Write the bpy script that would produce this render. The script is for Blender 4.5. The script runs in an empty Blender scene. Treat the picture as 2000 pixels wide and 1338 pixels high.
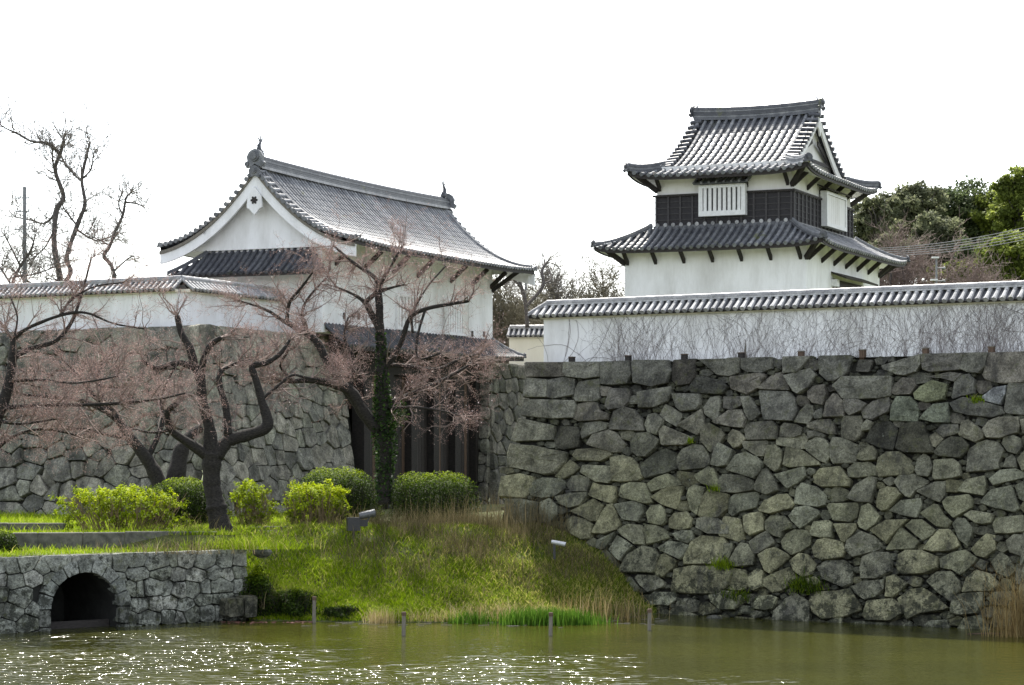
import bpy, math, random
import numpy as np
from mathutils import Vector, Matrix

# ---------------------------------------------------------------- camera, sky, sun, exposure
SC = bpy.context.scene
COL = SC.collection
F = 4400.0          # focal length in photograph pixels (2000 wide)
HOR = 870.0         # horizon row
EYE = 4.8           # eye height over the water (z = 0)
cam_d = bpy.data.cameras.new('camera')
cam = bpy.data.objects.new('camera', cam_d); COL.objects.link(cam)
cam.location = (0, 0, EYE); cam.rotation_euler = (math.radians(90), 0, 0)
cam_d.sensor_width = 36.0; cam_d.lens = 36.0 * F / 2000.0
cam_d.shift_y = (HOR - 669.0) / 2000.0
cam_d.clip_start = 0.5; cam_d.clip_end = 3000
SC.camera = cam

SUN_EL, SUN_AZ = 54.0, -3.0     # azimuth from the view direction, + to the right
wd = bpy.data.worlds.new('World'); SC.world = wd; wd.use_nodes = True
wn = wd.node_tree.nodes; wl = wd.node_tree.links
sky = wn.new('ShaderNodeTexSky'); sky.sky_type = 'NISHITA'; sky.sun_disc = False
sky.sun_elevation = math.radians(SUN_EL); sky.sun_rotation = math.radians(SUN_AZ)
sky.air_density = 1.0; sky.dust_density = 1.5; sky.ozone_density = 1.0
bw = wn.new('ShaderNodeHueSaturation'); bw.inputs['Saturation'].default_value = 0.38
wl.new(sky.outputs[0], bw.inputs['Color']); wl.new(bw.outputs[0], wn['Background'].inputs[0])
wn['Background'].inputs[1].default_value = 0.15
sun_d = bpy.data.lights.new('sun', 'SUN'); sun_d.energy = 3.8; sun_d.angle = math.radians(1.6); sun_d.color = (1, 0.95, 0.86)
sun = bpy.data.objects.new('sun', sun_d); COL.objects.link(sun)
az, el = math.radians(SUN_AZ), math.radians(SUN_EL)
to_sun = Vector((math.sin(az) * math.cos(el), math.cos(az) * math.cos(el), math.sin(el)))
sun.rotation_euler = to_sun.to_track_quat('Z', 'Y').to_euler(); sun.location = (0, 60, 60)
SC.view_settings.view_transform = 'Standard'; SC.view_settings.look = 'None'
SC.view_settings.exposure = 1.4; SC.view_settings.gamma = 1.0
try:
    SC.cycles.max_bounces = 6; SC.cycles.transparent_max_bounces = 8; SC.cycles.sample_clamp_indirect = 4.0
    SC.cycles.use_denoising = True
except Exception: pass

# ---------------------------------------------------------------- helpers
def W(px, py, D): return Vector(((px - 1000.0) / F * D, D, EYE + (HOR - py) / F * D))
def zat(py, D): return EYE + (HOR - py) / F * D

def npmesh(name, V, Fc, mat, parent=None, smooth=False, attr=None):
    """one mesh object out of numpy arrays (faces all of one size)"""
    V = np.asarray(V, dtype=np.float32); Fc = np.asarray(Fc, dtype=np.int32)
    me = bpy.data.meshes.new(name); k = Fc.shape[1]
    me.vertices.add(len(V)); me.vertices.foreach_set('co', V.ravel())
    me.loops.add(Fc.size); me.loops.foreach_set('vertex_index', Fc.ravel())
    me.polygons.add(len(Fc)); me.polygons.foreach_set('loop_start', np.arange(0, Fc.size, k, dtype=np.int32))
    me.polygons.foreach_set('loop_total', np.full(len(Fc), k, dtype=np.int32))
    if smooth: me.polygons.foreach_set('use_smooth', np.ones(len(Fc), dtype=bool))
    me.update(calc_edges=True)
    if attr is not None:
        a = me.attributes.new('tint', 'FLOAT', 'POINT'); a.data.foreach_set('value', np.asarray(attr, dtype=np.float32))
    me.materials.append(mat)
    o = bpy.data.objects.new(name, me); COL.objects.link(o); o.parent = parent
    return o

class MB:
    def __init__(s): s.v = []; s.f = []
    def add(s, vs, fs):
        n = len(s.v); s.v += [tuple(p) for p in vs]; s.f += [tuple(i + n for i in q) for q in fs]
    def box(s, x0, x1, y0, y1, z0, z1):
        s.add([(x0,y0,z0),(x1,y0,z0),(x1,y1,z0),(x0,y1,z0),(x0,y0,z1),(x1,y0,z1),(x1,y1,z1),(x0,y1,z1)],
              [(3,2,1,0),(4,5,6,7),(0,1,5,4),(1,2,6,5),(2,3,7,6),(3,0,4,7)])
    def beam(s, p, q, w, h, up=(0,0,1)):
        """box from p to q, w wide, h high"""
        p = Vector(p); q = Vector(q); d = (q - p).normalized(); sd = d.cross(Vector(up)); sd = (sd if sd.length > 1e-6 else Vector((1,0,0))).normalized()
        u = sd.cross(d); vs = []
        for c in (p, q):
            for a, b in ((-1,-1),(1,-1),(1,1),(-1,1)): vs.append(c + sd*a*w/2 + u*b*h/2)
        s.add(vs, [(3,2,1,0),(4,5,6,7),(0,1,5,4),(1,2,6,5),(2,3,7,6),(3,0,4,7)])
    def grid(s, rows, flip=False):
        n = len(s.v); m = len(rows[0])
        for r in rows: s.v += [tuple(p) for p in r]
        for i in range(len(rows) - 1):
            for j in range(m - 1):
                q = (n+i*m+j, n+i*m+j+1, n+(i+1)*m+j+1, n+(i+1)*m+j)
                s.f.append(q[::-1] if flip else q)
    def tube(s, pts, rad, n=8, cap=True):
        pts = [Vector(p) for p in pts]; k = len(pts); base = len(s.v)
        if not hasattr(rad, '__len__'): rad = [rad]*k
        ref = None
        for i in range(k):
            t = (pts[min(i+1,k-1)] - pts[max(i-1,0)])
            t = t.normalized() if t.length > 1e-9 else Vector((0,0,1))
            if ref is None:
                ref = t.cross(Vector((0,0,1)) if abs(t.z) < .9 else Vector((1,0,0))).normalized()
            ref = (ref - t*ref.dot(t)); ref = ref.normalized() if ref.length > 1e-6 else t.orthogonal().normalized()
            b = t.cross(ref)
            for j in range(n):
                a = 2*math.pi*j/n
                s.v.append(tuple(pts[i] + (ref*math.cos(a) + b*math.sin(a))*rad[i]))
        for i in range(k-1):
            for j in range(n):
                s.f.append((base+i*n+j, base+i*n+(j+1)%n, base+(i+1)*n+(j+1)%n, base+(i+1)*n+j))
        if cap:
            s.f.append(tuple(base+j for j in range(n))[::-1]); s.f.append(tuple(base+(k-1)*n+j for j in range(n)))
    def prism(s, poly, p0, ex, ey, en, th):
        """extrude polygon (2-D) lying in plane p0 + x*ex + y*ey by th along en"""
        p0, ex, ey, en = map(Vector, (p0, ex, ey, en)); n = len(poly)
        a = [p0 + ex*x + ey*y for x, y in poly]; b = [p + en*th for p in a]
        s.add(a + b, [tuple(range(n))[::-1], tuple(range(n, 2*n))] + [(i, (i+1)%n, n+(i+1)%n, n+i) for i in range(n)])
    def obj(s, name, mat, parent=None, smooth=False, fix=True):
        me = bpy.data.meshes.new(name); me.from_pydata(s.v, [], s.f); me.update()
        if fix:
            import bmesh
            bm = bmesh.new(); bm.from_mesh(me); bmesh.ops.recalc_face_normals(bm, faces=bm.faces); bm.to_mesh(me); bm.free()
        me.materials.append(mat)
        if smooth:
            me.polygons.foreach_set('use_smooth', np.ones(len(me.polygons), dtype=bool))
        o = bpy.data.objects.new(name, me); COL.objects.link(o); o.parent = parent
        return o

def tag(o, label=None, cat=None, group=None, kind=None):
    if label: o['label'] = label
    if cat: o['category'] = cat
    if group: o['group'] = group
    if kind: o['kind'] = kind
    return o
def thing(name, label, cat, loc=(0,0,0), rz=0.0, group=None):
    o = bpy.data.objects.new(name, None); COL.objects.link(o); o.location = loc; o.rotation_euler = (0,0,rz)
    o.empty_display_size = 0.2; o['kind'] = 'thing'
    return tag(o, label, cat, group)

# ---------------------------------------------------------------- materials
def new_mat(name):
    m = bpy.data.materials.new(name); m.use_nodes = True
    return m, m.node_tree.nodes, m.node_tree.links, m.node_tree.nodes['Principled BSDF']
def ramp(n, stops):
    r = n.new('ShaderNodeValToRGB'); e = r.color_ramp.elements
    while len(e) < len(stops): e.new(0.5)
    for i, (p, c) in enumerate(stops): e[i].position = p; e[i].color = (c[0], c[1], c[2], 1)
    return r
def noise(n, l, scale, detail=4, rough=.6, coord=None, vec=(1,1,1)):
    t = n.new('ShaderNodeTexNoise'); t.inputs['Scale'].default_value = scale; t.inputs['Detail'].default_value = detail; t.inputs['Roughness'].default_value = rough
    if coord is None: coord = n.new('ShaderNodeTexCoord').outputs['Object']
    if vec != (1,1,1):
        mp = n.new('ShaderNodeMapping'); mp.inputs['Scale'].default_value = vec; l.new(coord, mp.inputs[0]); coord = mp.outputs[0]
    l.new(coord, t.inputs['Vector']); return t
def mixc(n, l, a, b, fac, mode='MIX'):
    m = n.new('ShaderNodeMix'); m.data_type = 'RGBA'; m.blend_type = mode
    for sock, v in ((m.inputs[6], a), (m.inputs[7], b), (m.inputs[0], fac)):
        if isinstance(v, (int, float)): sock.default_value = v
        elif isinstance(v, tuple): sock.default_value = (v[0], v[1], v[2], 1)
        else: l.new(v, sock)
    return m.outputs[2]
def bump(n, l, bs, height, strength=.4, dist=.03):
    b = n.new('ShaderNodeBump'); b.inputs['Strength'].default_value = strength; b.inputs['Distance'].default_value = dist
    l.new(height, b.inputs['Height']); l.new(b.outputs[0], bs.inputs['Normal'])
def world_pos(n): return n.new('ShaderNodeNewGeometry').outputs['Position']

def simple(name, c0, c1, scale=6.0, rough=.8, bstr=.2, vec=(1,1,1), spec=.3, metal=0.0):
    m, n, l, b = new_mat(name); t = noise(n, l, scale, 5, .65, world_pos(n), vec)
    r = ramp(n, [(.3, c0), (.7, c1)]); l.new(t.outputs[0], r.inputs[0]); l.new(r.outputs[0], b.inputs['Base Color'])
    b.inputs['Roughness'].default_value = rough; b.inputs['Specular IOR Level'].default_value = spec; b.inputs['Metallic'].default_value = metal
    if bstr: bump(n, l, b, t.outputs[0], bstr, .02)
    return m

def mat_stone(name, c_alt, moss):
    """base colour comes from each stone's own object colour"""
    m, n, l, b = new_mat(name); pos = world_pos(n)
    oi = n.new('ShaderNodeObjectInfo')
    n1 = noise(n, l, 2.2, 5, .65, pos); n2 = noise(n, l, 16, 4, .7, pos); n3 = noise(n, l, 1.3, 6, .75, pos, (1,1,.35)); n4 = noise(n, l, 45, 2, .6, pos)
    r1 = ramp(n, [(.38, (.42,.42,.40)), (.62, (1.34,1.34,1.26))]); l.new(n1.outputs[0], r1.inputs[0])
    c = mixc(n, l, oi.outputs['Color'], r1.outputs[0], .85, 'MULTIPLY')
    r2 = ramp(n, [(.34, (.42,.42,.40)), (.62, (1.30,1.30,1.24))]); l.new(n2.outputs[0], r2.inputs[0])
    c = mixc(n, l, c, r2.outputs[0], .7, 'MULTIPLY')
    r4 = ramp(n, [(.38, (.50,.50,.50)), (.60, (1.25,1.25,1.25))]); l.new(n4.outputs[0], r4.inputs[0]); c = mixc(n, l, c, r4.outputs[0], .6, 'MULTIPLY')
    r3 = ramp(n, [(.54, (0,0,0)), (.66, (1,1,1))]); l.new(n3.outputs[0], r3.inputs[0])
    f3 = n.new('ShaderNodeMath'); f3.operation = 'MULTIPLY'; f3.inputs[1].default_value = .65; l.new(r3.outputs[0], f3.inputs[0])
    c = mixc(n, l, c, c_alt, f3.outputs[0])                      # dark weather stains
    sx = n.new('ShaderNodeSeparateXYZ'); l.new(pos, sx.inputs[0])      # black algae patches, thickest towards the waterline
    mr = n.new('ShaderNodeMapRange'); l.new(sx.outputs[2], mr.inputs[0]); mr.inputs[1].default_value = 0.0; mr.inputs[2].default_value = 3.2; mr.inputs[3].default_value = .15; mr.inputs[4].default_value = -.02
    n7 = noise(n, l, 3.2, 6, .8, pos); a7 = n.new('ShaderNodeMath'); a7.operation = 'ADD'; l.new(n7.outputs[0], a7.inputs[0]); l.new(mr.outputs[0], a7.inputs[1])
    r7 = ramp(n, [(.60, (0,0,0)), (.66, (.8,.8,.8))]); l.new(a7.outputs[0], r7.inputs[0]); c = mixc(n, l, c, (.018,.020,.014), r7.outputs[0])
    n5 = noise(n, l, 3.7, 5, .7, pos); r5 = ramp(n, [(.56, (0,0,0)), (.68, (1,1,1))]); l.new(n5.outputs[0], r5.inputs[0])
    f5 = n.new('ShaderNodeMath'); f5.operation = 'MULTIPLY'; f5.inputs[1].default_value = .5; l.new(r5.outputs[0], f5.inputs[0])
    c = mixc(n, l, c, moss, f5.outputs[0])
    n6 = noise(n, l, 9, 3, .8, pos); r6 = ramp(n, [(.66, (0,0,0)), (.70, (1,1,1))]); l.new(n6.outputs[0], r6.inputs[0])
    f6 = n.new('ShaderNodeMath'); f6.operation = 'MULTIPLY'; f6.inputs[1].default_value = .45; l.new(r6.outputs[0], f6.inputs[0])
    c = mixc(n, l, c, (.30,.32,.27), f6.outputs[0])              # pale lichen
    l.new(c, b.inputs['Base Color']); b.inputs['Roughness'].default_value = .9; b.inputs['Specular IOR Level'].default_value = .2
    ad = n.new('ShaderNodeMath'); ad.operation = 'ADD'; l.new(n2.outputs[0], ad.inputs[0]); l.new(n1.outputs[0], ad.inputs[1])
    bump(n, l, b, ad.outputs[0], .8, .06)
    return m
M = {}
M['stone'] = mat_stone('stone', (.030,.030,.032), (.10,.105,.045))
M['earth'] = simple('dark_earth', (.012,.012,.010), (.036,.035,.028), 5, 1, .3)
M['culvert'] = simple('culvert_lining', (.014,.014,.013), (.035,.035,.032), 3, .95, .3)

def mat_plaster(name, base, dirt, amt):
    m, n, l, b = new_mat(name); pos = world_pos(n)
    t = noise(n, l, .9, 6, .7, pos, (1,1,.30)); r = ramp(n, [(.42, (0,0,0)), (.75, (1,1,1))]); l.new(t.outputs[0], r.inputs[0])
    f = n.new('ShaderNodeMath'); f.operation = 'MULTIPLY'; f.inputs[1].default_value = amt; l.new(r.outputs[0], f.inputs[0])
    c = mixc(n, l, base, dirt, f.outputs[0])
    t2 = noise(n, l, 14, 4, .7, pos, (1,1,.15)); r2 = ramp(n, [(.35, (.955,.955,.95)), (.7, (1,1,1))]); l.new(t2.outputs[0], r2.inputs[0])
    c = mixc(n, l, c, r2.outputs[0], .8, 'MULTIPLY')
    l.new(c, b.inputs['Base Color']); b.inputs['Roughness'].default_value = .85; b.inputs['Specular IOR Level'].default_value = .2
    bump(n, l, b, t2.outputs[0], .08, .02); return m
M['plaster'] = mat_plaster('white_plaster', (.87,.87,.87), (.50,.49,.46), .75)
M['plaster_old'] = mat_plaster('weathered_plaster', (.80,.79,.76), (.45,.42,.36), .6)
M['plaster_cream'] = mat_plaster('cream_plaster', (.82,.78,.66), (.60,.55,.42), .4)

def mat_tile(name, c0, c1, c2, rough):
    m, n, l, b = new_mat(name); pos = world_pos(n); oi = n.new('ShaderNodeObjectInfo')
    t = noise(n, l, 3.0, 6, .75, pos); r = ramp(n, [(.30, c0), (.52, c1), (.74, c2)]); l.new(t.outputs[0], r.inputs[0])
    t2 = noise(n, l, 22, 3, .7, pos); r2 = ramp(n, [(.3, (.65,.65,.66)), (.7, (1.25,1.25,1.25))]); l.new(t2.outputs[0], r2.inputs[0])
    c = mixc(n, l, r.outputs[0], r2.outputs[0], .8, 'MULTIPLY')
    rr = ramp(n, [(0, (.62,.62,.63)), (1, (1.35,1.35,1.33))]); l.new(oi.outputs['Random'], rr.inputs[0]); c = mixc(n, l, c, rr.outputs[0], .8, 'MULTIPLY')
    tm = noise(n, l, 1.1, 5, .7, pos); rm = ramp(n, [(.63, (0,0,0)), (.70, (.75,.75,.75))]); l.new(tm.outputs[0], rm.inputs[0]); c = mixc(n, l, c, (.11,.12,.035), rm.outputs[0])   # moss
    l.new(c, b.inputs['Base Color']); b.inputs['Specular IOR Level'].default_value = .5
    r3 = ramp(n, [(.3, (rough-.08,)*3), (.7, (rough+.16,)*3)]); l.new(t2.outputs[0], r3.inputs[0]); l.new(r3.outputs[0], b.inputs['Roughness'])
    bump(n, l, b, t2.outputs[0], .12, .02); return m
M['tile'] = mat_tile('roof_tile', (.085,.09,.10), (.16,.165,.172), (.30,.30,.29), .48)
M['tile_gate'] = mat_tile('gate_tile', (.13,.135,.145), (.21,.215,.225), (.32,.32,.31), .56)
M['pan'] = mat_tile('pan_tile', (.040,.042,.050), (.075,.078,.088), (.14,.14,.14), .42)
M['tile_pale'] = mat_tile('pale_lime_tile', (.18,.18,.19), (.36,.36,.36), (.55,.54,.52), .42)
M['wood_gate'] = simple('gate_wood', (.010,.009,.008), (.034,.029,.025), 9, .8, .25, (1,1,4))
M['wood'] = simple('dark_wood', (.016,.014,.013), (.045,.038,.034), 9, .7, .25, (1,1,4))
M['wood_band'] = simple('blackened_boards', (.014,.013,.015), (.034,.031,.033), 12, .65, .25, (1,1,5))
M['batten'] = simple('worn_batten', (.030,.028,.030), (.075,.070,.070), 9, .7, .2, (1,1,4))
M['wood_grey'] = simple('weathered_wood', (.10,.09,.075), (.24,.22,.18), 10, .85, .3, (4,4,.5))
M['wood_brown'] = simple('brown_wood', (.06,.04,.028), (.15,.10,.07), 10, .85, .3, (4,4,.5))
M['concrete'] = simple('kerb_concrete', (.05,.05,.042), (.17,.165,.14), 5, .9, .3)
M['black_metal'] = simple('black_metal', (.010,.010,.011), (.022,.022,.024), 20, .45, 0, spec=.5)
M['silver'] = simple('silver_metal', (.09,.093,.096), (.16,.165,.17), 30, .42, 0, metal=.3)
M['bright_metal'] = simple('bright_metal', (.40,.41,.42), (.60,.61,.62), 30, .35, 0, metal=.4)
M['pole'] = simple('grey_pole', (.16,.165,.17), (.26,.265,.27), 8, .6, 0)
M['white_paint'] = simple('white_paint', (.62,.62,.60), (.78,.78,.76), 9, .6, 0)
M['bark'] = simple('cherry_bark', (.007,.006,.0055), (.045,.040,.034), 14, .9, .9, (1,1,2.2))
M['bark_grey'] = simple('grey_bark', (.055,.048,.045), (.13,.115,.105), 10, .9, .5, (1,1,2))
M['twig'] = simple('cherry_twig', (.13,.098,.085), (.30,.23,.20), 4, .85, 0)
M['twig_grey'] = simple('grey_twig', (.10,.088,.078), (.20,.18,.155), 4, .85, 0)
M['twig_olive'] = simple('olive_twig', (.095,.085,.055), (.19,.17,.115), 2, .85, 0)
M['vine'] = simple('bare_vine', (.13,.11,.11), (.26,.22,.215), 5, .85, 0)
M['debris'] = simple('red_floating_weed', (.10,.035,.028), (.20,.10,.075), 9, .8, .3)

def mat_leaf(name, stops, trans=.35, rough=.55):
    m, n, l, b = new_mat(name); at = n.new('ShaderNodeAttribute'); at.attribute_name = 'tint'
    r = ramp(n, stops); l.new(at.outputs['Fac'], r.inputs[0]); l.new(r.outputs[0], b.inputs['Base Color'])
    b.inputs['Roughness'].default_value = rough; b.inputs['Specular IOR Level'].default_value = .08
    tr = n.new('ShaderNodeBsdfTranslucent'); l.new(r.outputs[0], tr.inputs[0])
    mx = n.new('ShaderNodeMixShader'); mx.inputs[0].default_value = trans
    l.new(b.outputs[0], mx.inputs[1]); l.new(tr.outputs[0], mx.inputs[2]); l.new(mx.outputs[0], n['Material Output'].inputs[0])
    return m
M['bud'] = mat_leaf('cherry_bud', [(0, (.32,.19,.165)), (.55, (.50,.33,.29)), (.85, (.64,.46,.42)), (1, (.86,.74,.73))], .25)
M['azalea'] = mat_leaf('azalea_leaf', [(0, (.05,.055,.012)), (.35, (.14,.19,.010)), (.75, (.31,.40,.008)), (1, (.47,.52,.02))], .45)
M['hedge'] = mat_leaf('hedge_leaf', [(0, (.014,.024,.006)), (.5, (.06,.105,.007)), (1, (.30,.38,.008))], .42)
M['grass'] = mat_leaf('grass_blade', [(0, (.09,.115,.02)), (.45, (.17,.25,.012)), (.8, (.29,.41,.010)), (1, (.44,.41,.12))], .45)
M['weed'] = mat_leaf('dry_weed', [(0, (.07,.065,.03)), (.5, (.15,.125,.06)), (1, (.32,.26,.15))], .35)
M['straw'] = mat_leaf('straw', [(0, (.22,.15,.06)), (.5, (.40,.31,.14)), (1, (.60,.50,.30))], .3)
M['iris'] = mat_leaf('iris_leaf', [(0, (.035,.09,.012)), (.6, (.085,.18,.018)), (1, (.17,.28,.04))], .4)
M['ivy'] = mat_leaf('ivy_leaf', [(0, (.010,.020,.007)), (.6, (.03,.06,.016)), (1, (.08,.14,.03))], .3)
M['ever_grey'] = mat_leaf('greygreen_leaf', [(0, (.09,.10,.06)), (.6, (.17,.185,.105)), (1, (.27,.28,.16))], .5)  # this and the next two leaf colours are lightened to paint in distance haze
M['ever_dark'] = mat_leaf('dark_leaf', [(0, (.05,.07,.035)), (.6, (.11,.14,.06)), (1, (.19,.22,.09))], .5)
M['ever_yellow'] = mat_leaf('yellowgreen_leaf', [(0, (.06,.08,.02)), (.6, (.17,.21,.04)), (1, (.32,.36,.08))], .5)

def mat_ground():
    m, n, l, b = new_mat('ground_soil'); pos = world_pos(n)
    t = noise(n, l, 1.1, 6, .7, pos); r = ramp(n, [(.3, (.05,.045,.022)), (.5, (.075,.09,.022)), (.7, (.11,.15,.025))]); l.new(t.outputs[0], r.inputs[0])
    t2 = noise(n, l, 14, 4, .7, pos); r2 = ramp(n, [(.3, (.6,.6,.6)), (.7, (1.3,1.3,1.3))]); l.new(t2.outputs[0], r2.inputs[0])
    l.new(mixc(n, l, r.outputs[0], r2.outputs[0], .8, 'MULTIPLY'), b.inputs['Base Color']); b.inputs['Roughness'].default_value = .95
    bump(n, l, b, t2.outputs[0], .6, .08); return m
M['ground'] = mat_ground()
def mat_water():
    m, n, l, b = new_mat('moat_water'); pos = world_pos(n)
    t0 = noise(n, l, .22, 3, .6, pos); r = ramp(n, [(.3, (.030,.032,.005)), (.7, (.046,.048,.007))]); l.new(t0.outputs[0], r.inputs[0]); l.new(r.outputs[0], b.inputs['Base Color'])
    b.inputs['Roughness'].default_value = .11; b.inputs['IOR'].default_value = 1.33
    def mth(op, x, y, z=None):
        k = n.new('ShaderNodeMath'); k.operation = op
        for q, v in enumerate((x, y, z)):
            if v is None: continue
            if isinstance(v, (int, float)): k.inputs[q].default_value = v
            else: l.new(v, k.inputs[q])
        return k.outputs[0]
    sp = n.new('ShaderNodeSeparateXYZ'); l.new(pos, sp.inputs[0])
    gust = noise(n, l, .22, 3, .55, pos, (1,.7,1))            # wind-ruffled water lies to the left and nearer, calm water under the big wall
    lee = mth('MULTIPLY_ADD', sp.outputs[0], -.055, mth('MULTIPLY_ADD', sp.outputs[1], -.060, 3.16))
    mask = mth('ADD', lee, mth('MULTIPLY_ADD', gust.outputs[0], 2.4, -1.2)); cl = n.new('ShaderNodeClamp'); l.new(mask, cl.inputs[0])
    a = noise(n, l, 1.0, 1, .5, pos, (1.25,2.5,1)); ra = ramp(n, [(.55, (0,)*3), (.84, (1,)*3)]); l.new(a.outputs[0], ra.inputs[0])
    a2 = noise(n, l, 1.0, 1, .5, pos, (2.6,5.0,1)); rb = ramp(n, [(.55, (0,)*3), (.82, (1,)*3)]); l.new(a2.outputs[0], rb.inputs[0])
    crest = mth('MULTIPLY', mth('MULTIPLY_ADD', rb.outputs[0], .45, ra.outputs[0]), cl.outputs[0])
    fine = noise(n, l, 1.0, 2, .55, pos, (3.2,4.2,1))
    bump(n, l, b, mth('MULTIPLY_ADD', fine.outputs[0], .16, crest), 1.0, .20); return m
M['water'] = mat_water()

# ---------------------------------------------------------------- ground, water, terraces
def lerp_tab(x, tab):
    xs = [t[0] for t in tab]; ys = [t[1] for t in tab]
    return float(np.interp(x, xs, ys))
GZ = 2.35
SHORE = [(-60, 62), (-8.6, 62), (-6, 61.5), (-4, 61.1), (0, 60.9), (2, 61.4), (3, 62.4), (4, 63.8), (5, 66), (6, 75), (8, 120), (60, 140)]
BTOP = [(-60, 66.3), (-8.6, 66.0), (-5.4, 66.2), (-3.5, 66.0), (0, 66.6), (1, 66.6), (2, 66.9), (3, 67.6), (4, 70), (5, 74), (6, 85), (8, 135), (60, 160)]
CUL_O = Vector((-13.04, 57.4, 0)); CUL_D = Vector((.777, .63, 0)); CUL_N = Vector((.63, -.777, 0))
CUL_END = 7.35
def kerb_z(x, y):
    """terrace behind the culvert wall: 1.95 low, GZ above the kerb line"""
    return 1.95 if y < 62.0 else GZ
ARCH_AL = 2.4     # arch centre along the culvert wall
def terrain(x, y):
    d = (Vector((x, y, 0)) - CUL_O); al = d.dot(CUL_D); dn = -d.dot(CUL_N)
    if abs(al - ARCH_AL) < 1.25 and dn < 3.4: return -1.5
    return ground_z(x, y)
def ground_z(x, y):
    s, t = lerp_tab(x, SHORE), lerp_tab(x, BTOP)
    f = (y - s) / (t - s)
    if f <= 0: z = max(-1.6, f * 4.0)
    elif f >= 1: z = GZ
    else: z = GZ * (f * .75 + .25 * f * f * (3 - 2 * f))
    if f > 0: z += .09 * math.sin(x * 2.1 + y * 1.3) * math.sin(y * 1.9 - x * .7) * min(1, f * 4) * (1 if f < 1 else .4)
    d = (Vector((x, y, 0)) - CUL_O); al = d.dot(CUL_D); dn = -d.dot(CUL_N)
    if al < CUL_END and dn > .25 and x < -7.2 and y < 66.4: z = max(z, kerb_z(x, y) - .02)
    elif al < CUL_END and x < -7.2 and dn <= .25: z = -1.5
    return z
def build_terrain():
    xs = sorted(set(list(np.arange(-16, 6.6, .22)) + list(np.linspace(-380, -16, 14)) + list(np.linspace(6.6, 380, 14))))
    ys = sorted(set(list(np.arange(55, 70, .22)) + list(np.arange(70, 90, 1.2)) + [-45, -20, 20, 40, 50, 95, 110, 130, 160, 250, 400, 680]))
    V = np.array([[x, y, terrain(x, y) if 40 < y < 90 else (GZ - .02 if y > 60 else -1.6)] for y in ys for x in xs])
    m = len(xs); Fc = [(i*m+j, i*m+j+1, (i+1)*m+j+1, (i+1)*m+j) for i in range(len(ys)-1) for j in range(m-1)]
    tag(npmesh('ground', V, Fc, M['ground'], smooth=True), 'grassy bank and level ground around the moat', kind='structure')
build_terrain()
mb = MB(); q = [CUL_O + CUL_D*(ARCH_AL + a) - CUL_N*b for a, b in ((-1.7,.1), (1.7,.1), (1.7,3.9), (-1.7,3.9))]
mb.add([(p.x, p.y, 1.947) for p in q], [(0,1,2,3)]); tag(mb.obj('culvert_deck_ground', M['ground']), 'turf over the culvert', kind='structure')
V = [(-380,-45,0),(380,-45,0),(380,75,0),(-380,75,0)]
tag(npmesh('water', V, [(0,1,2,3)], M['water']), 'olive green rippled moat water', kind='structure')

# ---------------------------------------------------------------- stones
def chaikin(P, k=.25):
    out = []
    for i in range(len(P)):
        a, b = P[i], P[(i+1) % len(P)]
        out.append((a[0]*(1-k)+b[0]*k, a[1]*(1-k)+b[1]*k)); out.append((a[0]*k+b[0]*(1-k), a[1]*k+b[1]*(1-k)))
    return out
def area_c(P):
    A = cx = cy = 0
    for i in range(len(P)):
        x0, y0 = P[i]; x1, y1 = P[(i+1) % len(P)]; c = x0*y1 - x1*y0
        A += c; cx += (x0+x1)*c; cy += (y0+y1)*c
    A *= .5
    if abs(A) < 1e-9: return 1e-9, P[0][0], P[0][1]
    return A, cx/(6*A), cy/(6*A)
def stone_geo(P, rng, bulge=.10, depth=.34, soft=.2, shrink=.0, tilt=.07, flat=False):
    """stone from its outline (metres, any origin): returns centroid, verts (x, y along face, z outwards), faces"""
    A, cx, cy = area_c(P)
    if A < 0: P = P[::-1]; A = -A
    sz = math.sqrt(A)
    Q = chaikin([(x-cx, y-cy) for x, y in P], soft)
    pert = 0.018 * sz
    Q = [(x*(1-shrink/sz) + rng.uniform(-pert, pert), y*(1-shrink/sz) + rng.uniform(-pert, pert)) for x, y in Q]
    n = len(Q); ax, ay = rng.uniform(-tilt, tilt), rng.uniform(-tilt*1.3, tilt*.6); off = rng.uniform(-.04, .06)
    b = bulge * (.6 + .5*min(1.2, sz)); ph = [rng.uniform(0, 6.28) for _ in range(3)]
    def zf(x, y): return ax*x + ay*y + off + .03*sz*math.sin(3.1*x/sz+ph[0]) * math.cos(2.7*y/sz+ph[1])
    vs = []; fs = []
    rings = [(.96, -depth), (1.0, -.05), (.99, b*.35), (.955, b*.80), (.55, b*.95 + rng.uniform(-.02, .025))] if not flat else [(.97, -depth), (1.0, -.02), (.985, b*.7), (.95, b), (.5, b)]
    for q, (s, z) in enumerate(rings):
        for x, y in Q:
            j = 1 + rng.uniform(-.03, .03) if q >= 3 else 1
            vs.append((x*s*j, y*s*j, z + zf(x*s, y*s) + (rng.uniform(-.018, .018) * sz if q >= 2 else 0)))
    vs.append((0, 0, b*1.08 + zf(0, 0)))
    for q in range(len(rings)-1):
        for i in range(n): fs.append((q*n+i, q*n+(i+1)%n, (q+1)*n+(i+1)%n, (q+1)*n+i))
    k = len(rings)-1
    for i in range(n): fs.append((k*n+i, k*n+(i+1)%n, len(vs)-1))
    fs.append(tuple(range(n))[::-1])
    return (cx, cy), vs, fs
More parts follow.
